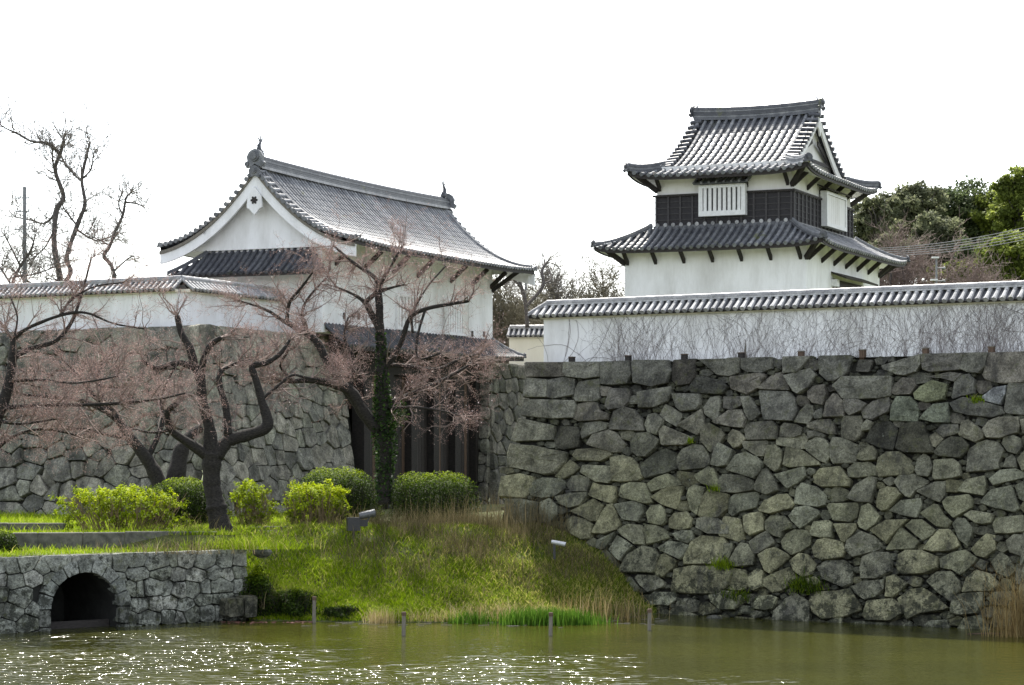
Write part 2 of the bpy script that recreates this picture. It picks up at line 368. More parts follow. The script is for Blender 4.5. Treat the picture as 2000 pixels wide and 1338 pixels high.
def stone_obj(parent, P, frame, rng, col, name='stone', **kw):
    """frame(u, v) -> (point, e1, e2, e3) ; outline P in u, v metres"""
    (cx, cy), vs, fs = stone_geo(P, rng, **kw)
    p, e1, e2, e3 = frame(cx, cy)
    me = bpy.data.meshes.new(name); me.from_pydata(vs, [], fs); me.update()
    me.materials.append(M['stone'])
    o = bpy.data.objects.new(name, me); COL.objects.link(o); o.parent = parent
    o.matrix_local = Matrix(((e1.x,e2.x,e3.x,p.x-parent.location.x),(e1.y,e2.y,e3.y,p.y-parent.location.y),(e1.z,e2.z,e3.z,p.z-parent.location.z),(0,0,0,1)))
    o.color = (col[0], col[1], col[2], 1)
    return o
def stone_mass(parent, name, items, frame, rng, cols):
    """many little stones as one part"""
    V = []; Fq = []
    for P in items:
        (cx, cy), vs, fs = stone_geo(P, rng, bulge=.05, depth=.15, soft=.08, shrink=0, tilt=.25)
        p, e1, e2, e3 = frame(cx, cy); k = len(V)
        for x, y, z in vs:
            w = p + e1*x + e2*y + e3*(z - .07) - parent.location; V.append(tuple(w))
        Fq += [tuple(i+k for i in f) for f in fs]
    me = bpy.data.meshes.new(name); me.from_pydata(V, [], Fq); me.update(); me.materials.append(M['stone'])
    me.polygons.foreach_set('use_smooth', np.ones(len(me.polygons), dtype=bool))
    o = bpy.data.objects.new(name, me); COL.objects.link(o); o.parent = parent; o.color = (*cols, 1); o['kind'] = 'stuff'
    return o
def auto_cells(wd, ht, sw, sh, rng, jit=.32, gap=.03, vary=.45, clipfun=None):
    """irregular courses of stones: jittered seeds, each cell clipped against its neighbours"""
    seeds = []; y = 0.0; row = 0
    while y < ht:
        h = sh * rng.uniform(1-vary*.5, 1+vary*.5); x = -sw * rng.uniform(0, 1)
        while x < wd + sw:
            w = sw * rng.uniform(1-vary, 1+vary)
            seeds.append((x + w/2 + rng.uniform(-jit, jit)*sw*.35, y + h/2 + rng.uniform(-jit, jit)*sh, w, h)); x += w
        y += h; row += 1
    cells = []
    for i, (cx, cy, w, h) in enumerate(seeds):
        P = [(cx-w*1.1, cy-h*1.1), (cx+w*1.1, cy-h*1.1), (cx+w*1.1, cy+h*1.1), (cx-w*1.1, cy+h*1.1)]
        for j, (ox, oy, w2, h2) in enumerate(seeds):
            if i == j or abs(ox-cx) > 3*sw or abs(oy-cy) > 3*sh: continue
            dx, dy = ox-cx, oy-cy; d = math.hypot(dx, dy)
            if d < 1e-6: continue
            ux, uy = dx/d, dy/d
            ra = 1/math.sqrt((ux/w)**2 + (uy/h)**2); rb = 1/math.sqrt((ux/w2)**2 + (uy/h2)**2)
            # normal skewed so that joints follow the courses
            nx, ny = dx/(sw*sw), dy/(sh*sh); nn = math.hypot(nx, ny); nx /= nn; ny /= nn
            t = ra/(ra+rb); mx, my = cx+dx*t, cy+dy*t
            c = nx*mx + ny*my - gap/2
            out = []
            for k in range(len(P)):
                a, b = P[k], P[(k+1) % len(P)]; fa = nx*a[0]+ny*a[1]-c; fb = nx*b[0]+ny*b[1]-c
                if fa <= 0: out.append(a)
                if (fa < 0 < fb) or (fb < 0 < fa):
                    q = fa/(fa-fb); out.append((a[0]+(b[0]-a[0])*q, a[1]+(b[1]-a[1])*q))
            P = out
            if len(P) < 3: break
        if len(P) < 3: continue
        P = [(min(max(x, 0), wd), min(max(yy, 0), ht)) for x, yy in P]
        Q = [P[0]]
        for p in P[1:]:
            if math.hypot(p[0]-Q[-1][0], p[1]-Q[-1][1]) > .04: Q.append(p)
        if len(Q) > 2 and math.hypot(Q[0][0]-Q[-1][0], Q[0][1]-Q[-1][1]) <= .04: Q.pop()
        if len(Q) < 3 or abs(area_c(Q)[0]) < .02: continue
        cells.append(Q)
    return cells

# ---- the great wall on the right: outlines of its stones, read off six enlarged views of the photograph
VIEWS = {'A': (980,690,4.955), 'B': (1340,690,4.956), 'C': (1640,680,4.956), 'D': (980,930,4.46), 'E': (1340,930,4.461), 'F': (1640,930,4.056)}
TRACE = {
'A': """240,105 590,105 590,222 240,225|615,105 935,130 940,225 830,245 650,225 620,190|950,150 1240,140 1270,200 1225,290 1080,310 955,290|1275,140 1600,130 1640,180 1600,290 1480,320 1290,290|1650,110 1870,105 1880,220 1830,300 1700,310 1650,260|232,235 435,255 430,420 215,420|450,255 600,235 700,250 695,400 500,435 440,420|740,280 940,245 950,430 920,465 740,465 712,430 720,340|955,320 1045,330 1020,410 970,410|1050,345 1220,340 1250,370 1240,470 1180,530 1060,550 1010,510|1325,375 1640,325 1645,390 1600,470 1480,530 1340,525|1655,390 1925,400 1920,500 1880,550 1750,565 1700,520|205,435 705,455 720,520 690,630 500,630 180,605|735,490 850,465 930,480 960,560 1050,590 1040,645 760,660 700,640|1100,560 1200,525 1290,545 1370,640 1385,755 1060,740 1050,715|1430,600 1490,580 1560,640 1560,690 1510,790 1420,760 1390,690|1590,495 1660,530 1750,590 1745,630 1695,710 1580,640 1530,590|1935,540 1965,660 1970,710 1900,795 1730,710 1720,690|175,622 500,695 500,840 150,858 105,850|560,705 740,720 770,800 740,910 620,935 540,915 505,830|820,680 960,660 1040,680 1000,740 870,790 800,830 785,770|890,790 1040,745 1110,770 1200,880 1160,950 1080,960 840,890|1300,780 1440,770 1530,840 1490,920 1400,1000 1330,1005 1260,950 1260,850|1580,700 1840,810 1850,850 1760,890 1560,890 1535,760|85,870 300,890 440,920 640,960 620,1060 520,1165 420,1180 250,1140 60,1090 60,960|540,1165 620,1070 660,1030 755,1110 700,1160 590,1220 520,1190|740,935 900,915 1050,950 1055,990 960,1045 760,1040 712,1000|1055,1010 1170,985 1260,1010 1330,1090 1375,1200 1340,1230 1160,1250 1085,1240 1070,1100|1350,1085 1500,950 1590,920 1680,960 1690,1060 1700,1115 1560,1165 1400,1215 1380,1190|1700,1000 1760,920 1850,880 1950,890 2010,1000 2010,1080 1960,1110 1720,1130 1695,1070|800,1080 1060,1090 1065,1230 1040,1255 930,1250 780,1160""",
'B': """45,345 80,240 180,228 330,260 405,330 340,395 60,380|100,110 400,85 515,110 510,190 430,220 300,205 120,150|530,110 600,80 830,85 830,150 740,185 600,180 535,150|940,95 1190,85 1210,120 1090,180 950,190|1290,110 1600,60 1560,190 1430,265 1370,265 1290,190|435,230 700,200 770,205 770,240 700,340 590,400 440,340|855,195 930,180 985,290 1000,355 720,345 705,330|960,220 1200,150 1260,210 1190,330 1100,390 1060,370 990,270|1440,300 1530,225 2000,232 1980,420 1850,440 1530,445 1440,330|700,360 990,370 1050,430 1070,560 1040,660 760,640 740,560|170,530 240,430 320,415 335,480 310,620 260,640 180,590|365,420 530,415 535,500 450,545 370,530|540,430 620,420 680,520 715,580 650,640 610,650 570,560|1190,380 1240,330 1350,310 1360,400 1330,500 1240,480 1190,430|1075,640 1110,560 1170,495 1225,510 1240,600 1190,685 1070,670|1250,600 1270,560 1320,540 1330,600 1310,630 1260,630|1340,615 1360,480 1420,395 1470,400 1530,470 1535,580 1530,610|1540,455 1660,450 1750,490 1690,560 1590,600 1545,560|265,665 330,620 430,550 540,550 580,630 550,720 440,715 320,690|150,790 180,700 230,680 340,740 375,800 320,870 240,955 210,930 145,840|420,790 460,740 520,760 580,830 520,900 465,920 420,860|580,690 640,665 840,660 880,700 890,835 590,840 570,740|920,720 960,680 1060,690 1120,720 1110,790 1060,810 910,810|890,820 1060,815 1130,770 1170,820 1150,920 1090,925 890,890|1190,690 1280,645 1390,640 1430,690 1450,780 1380,785 1250,745 1185,720|1510,680 1540,610 1700,610 1720,690 1700,800 1640,855 1520,810|1155,910 1200,840 1270,810 1340,830 1400,910 1395,1000 1350,1065 1280,1030 1180,950|1410,870 1440,820 1550,830 1680,900 1670,1000 1640,1060 1440,1070 1410,1030|555,880 570,855 790,850 800,880 760,1000 700,1000 580,920|765,1040 790,900 870,885 930,940 930,1040 900,1120 860,1145 760,1060|945,1080 970,900 1040,895 1180,970 1270,1040 1290,1080 1010,1105|250,1080 280,920 320,870 400,910 455,940 440,1010 400,1090 330,1100|400,1110 480,990 590,955 680,1000 750,1070 720,1150 660,1210 520,1170 400,1130|80,1180 220,1100 270,1120 310,1230 310,1310 160,1265 110,1230|330,1230 370,1175 540,1180 640,1230 655,1320 480,1355 330,1350|660,1300 730,1130 780,1110 860,1230 900,1330 780,1370 670,1330|860,1170 1140,1100 1165,1190 1080,1260 980,1310 870,1190|1230,1180 1290,1110 1480,1090 1530,1150 1590,1230 1580,1290 1300,1290 1230,1240|1190,760 1260,750 1340,790 1320,815 1250,810 1190,830""",
'C': """410,170 780,110 790,160 740,230 640,265 540,250 430,200|800,120 1190,90 1190,140 1160,210 880,235 820,200|1175,200 1205,110 1420,90 1400,170 1340,240 1240,230|1380,250 1430,110 1800,70 1800,330 1620,345 1500,330 1400,290|480,410 610,290 720,295 740,370 690,445 540,450|730,440 800,370 900,315 1045,350 1030,430 1010,500 860,525 745,490|1090,470 1120,320 1180,270 1250,255 1300,310 1300,440 1200,460 1110,490|1380,470 1500,380 1610,365 1600,450 1550,545 1410,510|1600,600 1640,345 1800,340 1800,640 1620,625|1080,540 1200,480 1380,520 1560,570 1585,630 1480,670 1260,655 1130,620|500,560 560,470 680,470 755,540 765,600 755,705 495,700|780,690 830,620 920,545 1065,530 1060,725 900,715|215,600 320,520 470,475 490,560 470,620 330,690 240,680|250,880 290,780 380,710 490,710 570,790 540,930 510,985 380,960 260,910|550,970 590,780 640,730 750,712 820,725 850,830 920,1015 820,1020 640,1010|860,880 930,815 1000,880 930,960 880,930|940,800 1000,740 1140,740 1150,820 1060,850 1010,865 960,830|930,1020 1000,910 1080,855 1180,860 1240,930 1230,1000 1170,1060 960,1045|1160,830 1190,710 1260,700 1400,810 1390,870 1310,910 1170,850|1405,780 1450,710 1550,670 1730,665 1745,760 1720,820 1560,875 1440,865|1225,1200 1240,980 1320,920 1420,885 1520,900 1590,990 1540,1100 1540,1165 1400,1190|1570,920 1600,860 1680,845 1750,880 1765,960 1710,1025 1630,1000|1590,1150 1610,1070 1670,1035 1705,1080 1715,1155|360,1180 380,1060 470,1000 570,995 680,1080 725,1170 700,1215 380,1245|740,1190 760,1090 820,1025 870,1060 895,1150 860,1240 760,1235|910,1250 915,1080 1100,1070 1160,1120 1180,1240 1090,1260 930,1275|185,1070 210,1000 320,950 360,1000 350,1080 230,1090|85,1170 150,1110 280,1100 360,1150 350,1230 200,1250 90,1250|1460,1270 1560,1180 1700,1170 1784,1200 1800,1250 1640,1290 1500,1330|1730,1080 1800,990 1850,1150 1780,1190|1760,700 1850,680 1850,840 1780,820|850,280 1060,235 1180,250 1110,320 980,290|225,760 270,700 320,720 290,790 235,800""",
'D': """10,0 150,-20 285,10 280,80 230,160 190,190 -20,180|240,120 290,40 370,15 520,20 555,60 550,110 460,180 350,190 260,170|570,80 620,0 680,-10 770,20 770,60 740,135 600,130|760,170 800,60 870,80 1000,95 990,200 960,235 900,225|1035,170 1060,90 1130,60 1250,60 1300,170 1310,230 1270,245 1060,190|1270,70 1330,20 1440,-20 1530,20 1560,80 1420,100 1310,140|1320,190 1400,120 1490,90 1580,90 1550,210 1520,290 1410,250|1620,180 1640,110 1680,80 1770,100 1740,200 1700,330 1650,300|480,180 600,150 740,140 740,180 680,260 590,280 510,240|690,260 800,195 880,250 830,390 770,390 700,350 610,310|340,230 420,195 490,260 480,340 420,420 330,400|560,390 620,345 740,380 790,420 770,540 700,555 600,500|790,495 870,330 920,250 970,240 1010,330 1030,410 1010,460 890,500|1000,255 1140,220 1230,245 1235,330 1190,400 1070,380 1030,320|1265,320 1310,255 1390,255 1420,300 1425,400 1390,425 1280,405|1460,370 1500,320 1610,310 1660,370 1640,450 1560,470 1460,450|1010,470 1110,420 1220,430 1240,520 1240,600 1150,590 1050,520|1235,480 1250,420 1340,425 1430,470 1460,540 1370,570 1265,595|850,560 990,490 960,540 900,630 870,640 830,620|930,640 1000,515 1060,550 1140,610 1070,680 1035,740 990,700|1030,820 1100,680 1230,605 1350,640 1380,700 1335,850 1150,840 1040,840|1345,830 1400,690 1430,680 1520,730 1490,800 1400,880 1350,870|1370,620 1460,570 1560,580 1640,610 1590,700 1560,730 1400,660|1590,720 1660,570 1740,515 1930,525 1995,620 1970,760 1860,775 1600,770|1490,500 1580,470 1660,480 1670,560 1620,585 1540,560|1170,890 1200,860 1350,865 1420,930 1410,960 1310,1000 1270,1010 1220,960|1475,980 1510,810 1700,780 1960,790 2010,850 1980,960 1900,1030 1700,1030 1480,1010|1290,1040 1330,1010 1510,1010 1510,1080 1450,1125 1300,1120|1510,1140 1540,1070 1640,1060 1730,1090 1700,1180 1600,1200 1510,1180|1460,1180 1500,1150 1700,1210 1690,1250 1480,1260|1050,900 1130,880 1190,960 1180,1010 1080,980|1700,370 1784,350 1880,370 1990,440 1980,510 1800,500 1700,450|50,200 180,200 320,220 320,390 200,420 40,400|860,660 920,650 1000,740 1000,820 920,830""",
'E': """110,345 150,180 200,120 380,160 370,290 290,360 130,355|385,330 385,200 430,160 620,135 630,180 610,270 480,310 410,355|300,520 340,350 470,370 500,450 510,540 460,570 320,530|505,350 560,325 660,310 680,400 680,470 560,520 520,480|640,290 700,210 790,165 870,150 945,240 900,280 740,330 660,310|690,400 740,345 860,350 920,420 910,460 840,480 830,540 770,520 700,460|950,240 965,110 1010,60 1130,90 1220,170 1210,250 1140,265 1000,250|895,350 950,280 1050,260 1140,290 1160,340 1050,420 990,455 930,400|835,580 870,500 950,465 1040,465 1090,520 1080,600 990,660 920,690 850,630|1090,500 1120,400 1250,390 1275,420 1270,540 1190,540 1100,520|1295,420 1480,410 1480,460 1390,575 1360,570|1240,270 1260,240 1500,230 1510,280 1480,370 1420,400 1290,385|1115,640 1160,560 1230,540 1370,580 1390,660 1360,710 1190,735 1130,700|550,570 620,520 710,475 770,570 760,600 650,670 600,680|380,760 430,650 480,580 540,590 600,690 590,780 430,790|640,690 720,640 790,625 890,680 900,710 850,760 730,850 690,820|910,740 990,670 1060,680 1140,770 1110,850 1020,880 950,830|680,900 740,860 910,790 960,890 960,920 820,1000 750,1015 690,960|320,720 345,590 410,590 410,640 370,730|240,880 300,830 400,800 520,820 560,900 520,990 420,1000 300,960|560,860 620,810 680,830 670,920 680,960 600,1000 550,960|200,1040 280,1000 440,1010 520,1070 430,1170 310,1170 230,1100|590,1140 640,1050 750,1040 790,1060 760,1150 700,1170 620,1160|560,1210 590,1175 660,1180 660,1225 600,1240|760,1290 770,1190 860,1070 960,1010 1080,1100 1080,1290|1150,790 1220,740 1380,730 1460,800 1440,930 1360,970 1200,900|1090,1090 1130,1010 1330,1000 1430,980 1500,1100 1530,1180 1380,1230 1190,1250 1110,1180|960,960 1030,900 1130,880 1180,930 1120,1000 1020,1010|100,1280 200,1215 360,1210 380,1240 360,1290 110,1290|390,1280 430,1220 600,1240 620,1290 400,1290|1180,1300 1310,1235 1360,1240 1360,1300""",
'F': """65,180 130,70 230,5 290,10 280,100 250,210 140,205|300,200 320,110 380,85 450,100 490,150 440,200 380,270 340,275 300,240|435,50 470,0 600,-15 700,40 690,65 600,110 560,165 520,160 480,110|615,120 760,45 840,40 840,140 800,210 740,190|935,120 1000,30 1150,0 1160,80 1145,155|150,370 180,240 240,222 320,320 290,380 210,430 160,400|390,275 490,190 640,175 650,230 610,330 470,300|630,290 750,220 790,230 830,310 890,360 850,410 760,395|825,210 870,170 1030,150 1055,190 1050,250 910,330 850,270|1120,210 1200,110 1360,75 1400,180 1420,260 1390,290 1250,260|245,430 380,345 550,345 490,400 400,490 370,530|360,580 490,405 630,520 590,580|530,400 580,350 650,345 750,420 740,460 660,510 610,470|670,580 740,480 790,425 870,420 930,490 950,550 880,590 730,600|900,380 940,335 1000,340 1060,420 1040,500 1010,550 950,500|1000,310 1060,275 1220,300 1200,370 1140,380 1080,370|1215,380 1250,330 1460,310 1470,440 1340,455 1240,450|1045,580 1110,500 1170,455 1230,470 1230,580 1150,640 1090,630|1330,520 1390,470 1470,470 1470,640 1360,610|55,590 70,510 170,435 270,470 335,540 300,590 110,645|185,640 280,605 380,605 415,680 410,760 300,810 170,810 170,720|450,720 470,620 520,590 660,590 780,640 780,730 690,770 500,780|800,660 900,600 1000,585 1085,650 1050,700 960,790 900,740 810,730|690,830 770,760 890,755 950,830 960,890 890,1000 790,930|975,920 1010,800 1080,740 1200,780 1260,860 1200,905|100,880 170,840 350,820 350,890 280,960 200,980 130,930|370,900 380,800 440,785 540,850 480,910 410,960 365,950|455,970 540,895 660,880 740,930 860,1050 830,1070 640,1090 540,1140 510,1080|890,1060 905,960 980,930 1140,920 1130,1030 1090,1090 960,1105 900,1095|190,1110 220,990 420,970 480,1020 500,1090 410,1150 220,1145|1175,970 1230,920 1360,910 1390,960 1330,1030 1230,1020|1210,1150 1230,1060 1390,1060 1380,1190 1220,1200|640,1215 720,1150 850,1140 870,1215|940,1215 1000,1120 1130,1110 1200,1225|1200,680 1280,600 1340,640 1400,740 1330,800 1240,760|480,1210 560,1150 590,1210|80,1210 90,1140 190,1150 350,1160 340,1210|1390,80 1460,40 1470,200 1430,180|1400,700 1480,690 1480,860 1400,850"""}
RW_P = Vector((4.36, 64.0, 0)); RW_D = Vector((.8392, -.5438, 0)); RW_B = Vector((.5438, .8392, 0))   # base line, its direction, direction into the hill
RW_TOP = 7.28
def batter(z):
    q = min(max(z / RW_TOP, -.1), 1.02); return 1.45 * (1 - (1 - q) ** 1.35) if q < 1 else 1.45
def rw_hit(px, py):
    """where the ray of a photograph pixel meets the battered face: (u along, z)"""
    dx = (px - 1000) / F; c = RW_P.dot(RW_B); z = 3.5
    for _ in range(12):
        D = (c + batter(z)) / (dx * RW_B.x + RW_B.y); z = EYE + (HOR - py) / F * D
    return (Vector((dx * D, D, 0)) - RW_P).dot(RW_D), z
def rw_frame(u, v):
    p = RW_P + RW_D * u + RW_B * batter(v) + Vector((0, 0, v))
    s = (batter(v + .1) - batter(v - .1)) / .2
    e2 = (RW_B * s + Vector((0, 0, 1))).normalized(); e1 = RW_D.copy(); e3 = e1.cross(e2)
    return p, e1, e2, e3
def tone_right(px, py, rng):
    """the stones' own colours: slaty on top, olive grey below, browner lowest"""
    k = min(max((py - 790) / 150, 0), 1); t = rng.random()
    top = rng.choice([(.092,.094,.092), (.108,.110,.104), (.078,.077,.076), (.094,.090,.086)])
    low = rng.choice([(.122,.126,.094), (.112,.115,.090), (.132,.132,.094), (.100,.102,.086), (.136,.136,.096), (.114,.120,.100)])
    c = [a*(1-k)+b*k for a, b in zip(top, low)]; g = rng.uniform(.78, 1.22)*1.72
    return [c[0]*g*1.04, c[1]*g, c[2]*g*.93]
DARK_AT = [(1105,850), (1745,740+115), (1797,860), (1290,905), (1850,880), (1400,745), (1300,745), (1330,740)]
def build_right_wall():
    rng = random.Random(11)
    w = thing('stone_wall', 'tall battered castle wall of rough mossy boulders rising from the moat on the right', 'stone wall', RW_P)
    polys = []
    for k, (ox, oy, sc) in VIEWS.items():
        for s in TRACE[k].split('|'):
            polys.append([(ox + float(a.split(',')[0]) / sc, oy + float(a.split(',')[1]) / sc) for a in s.split()])
    topl = lambda x: np.interp(x, [1027, 2000], [711, 689])
    polys = [[(x, topl(x) - 2 if y < topl(x) + 17 else y) for x, y in P] for P in polys]
    for P in polys:
        A, cx, cy = area_c(P); col = tone_right(cx, cy, rng)
        if any(abs(cx-a) < 22 and abs(cy-b) < 22 for a, b in DARK_AT): col = [c*.42 for c in col]
        if abs(cx-1942) < 12 and abs(cy-771) < 14: col = [.30, .31, .33]
        if abs(cx-1820) < 14 and abs(cy-766) < 14: col = [.19, .20, .13]
        if abs(cx-1770) < 14 and abs(cy-800) < 16 or abs(cx-1830) < 14 and abs(cy-808) < 16: col = [.18, .195, .155]
        stone_obj(w, [rw_hit(x, y) for x, y in P], rw_frame, rng, col, soft=.05, shrink=-.042, tilt=.11, bulge=.085)
    # gaps: little stones wherever the big ones leave room
    segs = np.array([[*P[i], *P[(i+1) % len(P)]] for P in polys for i in range(len(P))])
    g = np.random.default_rng(5); pts = np.stack([g.uniform(985, 2010, 16000), g.uniform(700, 1225, 16000)], 1)
    edge = np.interp(pts[:,1], [700, 830, 900, 960, 1100], [1034, 1016, 992, 972, 950])
    bankx = np.interp(pts[:,1], [1000, 1040, 1100, 1180, 1225], [960, 1120, 1190, 1255, 1290])
    topy = np.interp(pts[:,0], [1020, 2000], [716, 696])
    pts = pts[(pts[:,0] > edge) & (pts[:,0] > bankx) & (pts[:,1] > topy)]
    inside = np.zeros(len(pts), bool)
    for P in polys:
        q = np.array(P); r = np.roll(q, -1, 0); c = np.zeros(len(pts), bool)
        for (x0, y0), (x1, y1) in zip(q, r):
            cond = ((y0 > pts[:,1]) != (y1 > pts[:,1]))
            c ^= cond & (pts[:,0] < (x1-x0) * (pts[:,1]-y0) / (y1-y0+1e-12) + x0)
        inside |= c
    pts = pts[~inside]
    d = np.full(len(pts), 1e9)
    for x0, y0, x1, y1 in segs:
        e = np.array([x1-x0, y1-y0]); t = np.clip(((pts - [x0, y0]) @ e) / (e @ e + 1e-9), 0, 1)
        d = np.minimum(d, np.hypot(pts[:,0]-x0-t*e[0], pts[:,1]-y0-t*e[1]))
    d = np.minimum(d, 17); fill = []
    alive = d > 2.2
    while alive.any() and len(fill) < 620:
        i = int(np.argmax(np.where(alive, d * g.uniform(.75, 1, len(d)), -1))); r = d[i]
        if r < 2.2: break
        fill.append((pts[i,0], pts[i,1], r)); d = np.minimum(d, np.hypot(pts[:,0]-pts[i,0], pts[:,1]-pts[i,1]) - r*1.05); alive = d > 2.2
    fill.sort(key=lambda q: -q[2]); small = []
    room = 290 - len(polys)
    for k, (x, y, r) in enumerate(fill):
        a0 = rng.uniform(0, 6); n = rng.choice([4, 5, 5, 6]); asp = rng.uniform(1.0, 1.7)
        P = [(x + r*1.3*asp*math.cos(a0+6.283*j/n)*rng.uniform(.7, 1.15), y + r*1.2*math.sin(a0+6.283*j/n)*rng.uniform(.7, 1.15)) for j in range(n)]
        uv = [rw_hit(*p) for p in P]
        if k < room: 
            o = stone_obj(w, uv, rw_frame, rng, [c*.65 for c in tone_right(x, y, rng)], bulge=.05, depth=.2, soft=.08)
            o.location -= rw_frame(*rw_hit(x, y))[3] * .06
        else: small.append(uv)
    stone_mass(w, 'wedge_stone', small, rw_frame, rng, (.085,.085,.066))
    # beyond the frame's right edge and below the water the wall goes on
    u1 = rw_hit(2004, 900)[0]
    for P in auto_cells(5.5, RW_TOP + .4, .95, .75, rng):
        stone_obj(w, [(u1 + .1 + x, y - .4) for x, y in P], rw_frame, rng, tone_right(2050, 870 + (3.6-P[0][1])*70, rng), soft=.06, shrink=-.04, bulge=.085)
    # dark core behind the joints
    mb = MB(); rows = []
    for z in np.linspace(-1.2, RW_TOP - .03, 14):
        rr = []
        for u in np.linspace(0, 1, 22):
            edge_u = rw_hit(1030 - 9*0, 712)[0] - 1.15 * (1 - batter(z) / 1.45) * 1.0 + .12
            uu = edge_u + (u1 + 6 - edge_u) * u
            p, e1, e2, e3 = rw_frame(uu, z); rr.append(p - e3 * .18 - RW_P)
        rows.append(rr)
    mb.grid(rows)
    # left return of the wall, running back from the corner
    ret = []
    for z in np.linspace(-1.2, RW_TOP - .03, 14):
        edge_u = rw_hit(1030, 712)[0] - 1.15 * (1 - batter(z) / 1.45) + .12
        p = rw_frame(edge_u, z)[0] - rw_frame(edge_u, z)[3] * .16 - RW_P; ret.append([p + RW_B * q for q in (0, 6, 14)])
    mb.grid(ret)
    mb.obj('earth_core', M['earth'], w, fix=False)
    return w, rng
RWALL, _rng = build_right_wall()
RW_U0 = rw_hit(1030, 712)[0]
# terrace that the right hand buildings stand on
c0 = rw_frame(RW_U0 - .02, RW_TOP)[0]; c1 = rw_frame(RW_U0 + 24, RW_TOP)[0]
mb = MB(); zt = RW_TOP - .05
def flat(p, z): return (p.x, p.y, z)
mb.add([flat(c0 + RW_B*.05, zt), flat(c1 + RW_B*.05, zt), flat(c1 + RW_B*40, zt), flat(c0 + RW_B*40, zt)], [(0,1,2,3)])
tag(mb.obj('terrace_ground', M['ground']), 'level terrace on top of the right stone wall', kind='structure')

# ---- left bastion: two battered faces meeting at a corner
BT = Vector((-10.53, 76.2, 0)); BZ0, BZ1 = 2.1, 8.88
ANG = math.radians(-24.4)
UX = Vector((math.cos(ANG), math.sin(ANG), 0)); UY = Vector((-math.sin(ANG), math.cos(ANG), 0))    # the castle's own axes
LD = Vector((-.86, .51, 0)); LN = Vector((-.51, -.86, 0))
def face_frame(top0, dirv, nrm, z0, z1, run, end_skew=0):
    H = z1 - z0
    def fr(u, v):
        q = min(max(v / H, -.1), 1.02); b = run * (1 - q) ** 1.3 if q < 1 else 0
        s = -run * 1.3 * max(1 - q, 0) ** .3 / H
        p = top0 + dirv * u + nrm * b + Vector((0, 0, z0 + v))
        e2 = (nrm * s + Vector((0, 0, 1))).normalized(); e1 = dirv.copy(); e3 = e1.cross(e2)
        return p, e1, e2, e3
    return fr
def tone_left(rng):
    c = rng.choice([(.135,.134,.126), (.115,.116,.112), (.150,.148,.138), (.095,.098,.095), (.125,.130,.118)]); g = rng.uniform(.8, 1.2)*1.8
    return [c[0]*g*1.04, c[1]*g, c[2]*g*.95]
def build_bastion():
    rng = random.Random(23)
    w = thing('stone_bastion', 'high grey stone bastion behind the cherry trees carrying the white wall on the left', 'stone wall', (BT.x, BT.y, 0))
    H = BZ1 - BZ0
    # left face: u runs from far left to the corner so that e1 x e2 points outwards
    L = 17.0; f1 = face_frame(BT + LD * L, -LD, LN, BZ0, BZ1, .95)
    cells = auto_cells(L + .35, H, .80, .62, rng, jit=.55, vary=.65, gap=.03)
    stone_mass(w, 'far_stones', [P for P in cells if max(x for x, y in P) < 6.6], f1, rng, (.21,.205,.19))
    for P in [P for P in cells if max(x for x, y in P) >= 6.6]: stone_obj(w, P, f1, rng, tone_left(rng), soft=.10, shrink=-.012, tilt=.13, bulge=.10)
    R = 10.0; f2 = face_frame(BT - UX*0, UY, UX, BZ0, BZ1, .95)
    for P in auto_cells(R, H, .74, .60, rng, jit=.42, vary=.45, gap=.03): stone_obj(w, [(x - .3, y) for x, y in P], f2, rng, [c*1.25 for c in tone_left(rng)], soft=.08, shrink=-.012, tilt=.03, bulge=.05, flat=True)  # lighter stone tint stands for the light this face catches
    mb = MB()
    for fr, l0, l1 in ((f1, 0, L + .25), (f2, -.25, R)):
        mb.grid([[fr(u, v)[0] - fr(u, v)[3]*.12 - w.location for u in np.linspace(l0, l1, 8)] for v in np.linspace(-.3, H - .02, 10)])
    e = BT + UY * R  # end of the right face, turning into the gateway
    mb.grid([[f2(R, v)[0] - UX * q - w.location for q in (0.06, 3, 6)] for v in np.linspace(-.3, H - .02, 8)])
    a = BT + LD*L; zt = BZ1 - .03
    pts = [a, BT, e, e - UX*14, a - LN*14]
    mb.add([(p.x - w.location.x, p.y - w.location.y, zt) for p in pts], [(0,1,2,3,4)])
    mb.obj('earth_core', M['earth'], w, fix=False)
    return w
BAST = build_bastion()

# ---- stone abutment on the far side of the gateway
GC = Vector((-6.945, 82.4, 0))      # gate's near corner (plan)
def build_abutment():
    rng = random.Random(31)
    p0 = GC + UX*.25 + UY*13.6
    w = thing('stone_abutment', 'shaded block of squared stones right of the wooden gate doors', 'stone wall', (p0.x, p0.y, 0))
    H = 8.3 - BZ0; f = face_frame(p0, UY, UX, BZ0, 8.3, .55)
    for P in auto_cells(8.5, H, .8, .62, rng, jit=.3, vary=.4): stone_obj(w, P, f, rng, [c*.7 for c in tone_left(rng)], tilt=.05, soft=.1)  # stone colours lowered to paint in the shade of the recess
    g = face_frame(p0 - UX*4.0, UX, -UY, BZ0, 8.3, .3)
    for P in auto_cells(4.2, H, .75, .62, rng, jit=.25, vary=.4): stone_obj(w, P, g, rng, [c*.8 for c in tone_left(rng)], tilt=.05)  # same painted shade on the side face, a little weaker
    mb = MB(); q = w.location
    mb.grid([[f(u, v)[0] - f(u, v)[3]*.1 - q for u in (0, 4, 8.5)] for v in np.linspace(0, H, 6)])
    mb.grid([[g(u, v)[0] - g(u, v)[3]*.1 - q for u in (0, 2, 4.2)] for v in np.linspace(0, H, 6)])
    mb.add([(p.x - q.x, p.y - q.y, 8.27) for p in (p0, p0 + UY*8.5, p0 + UY*8.5 - UX*6, p0 - UX*6)], [(0,1,2,3)])
    mb.obj('earth_core', M['earth'], w, fix=False)
build_abutment()

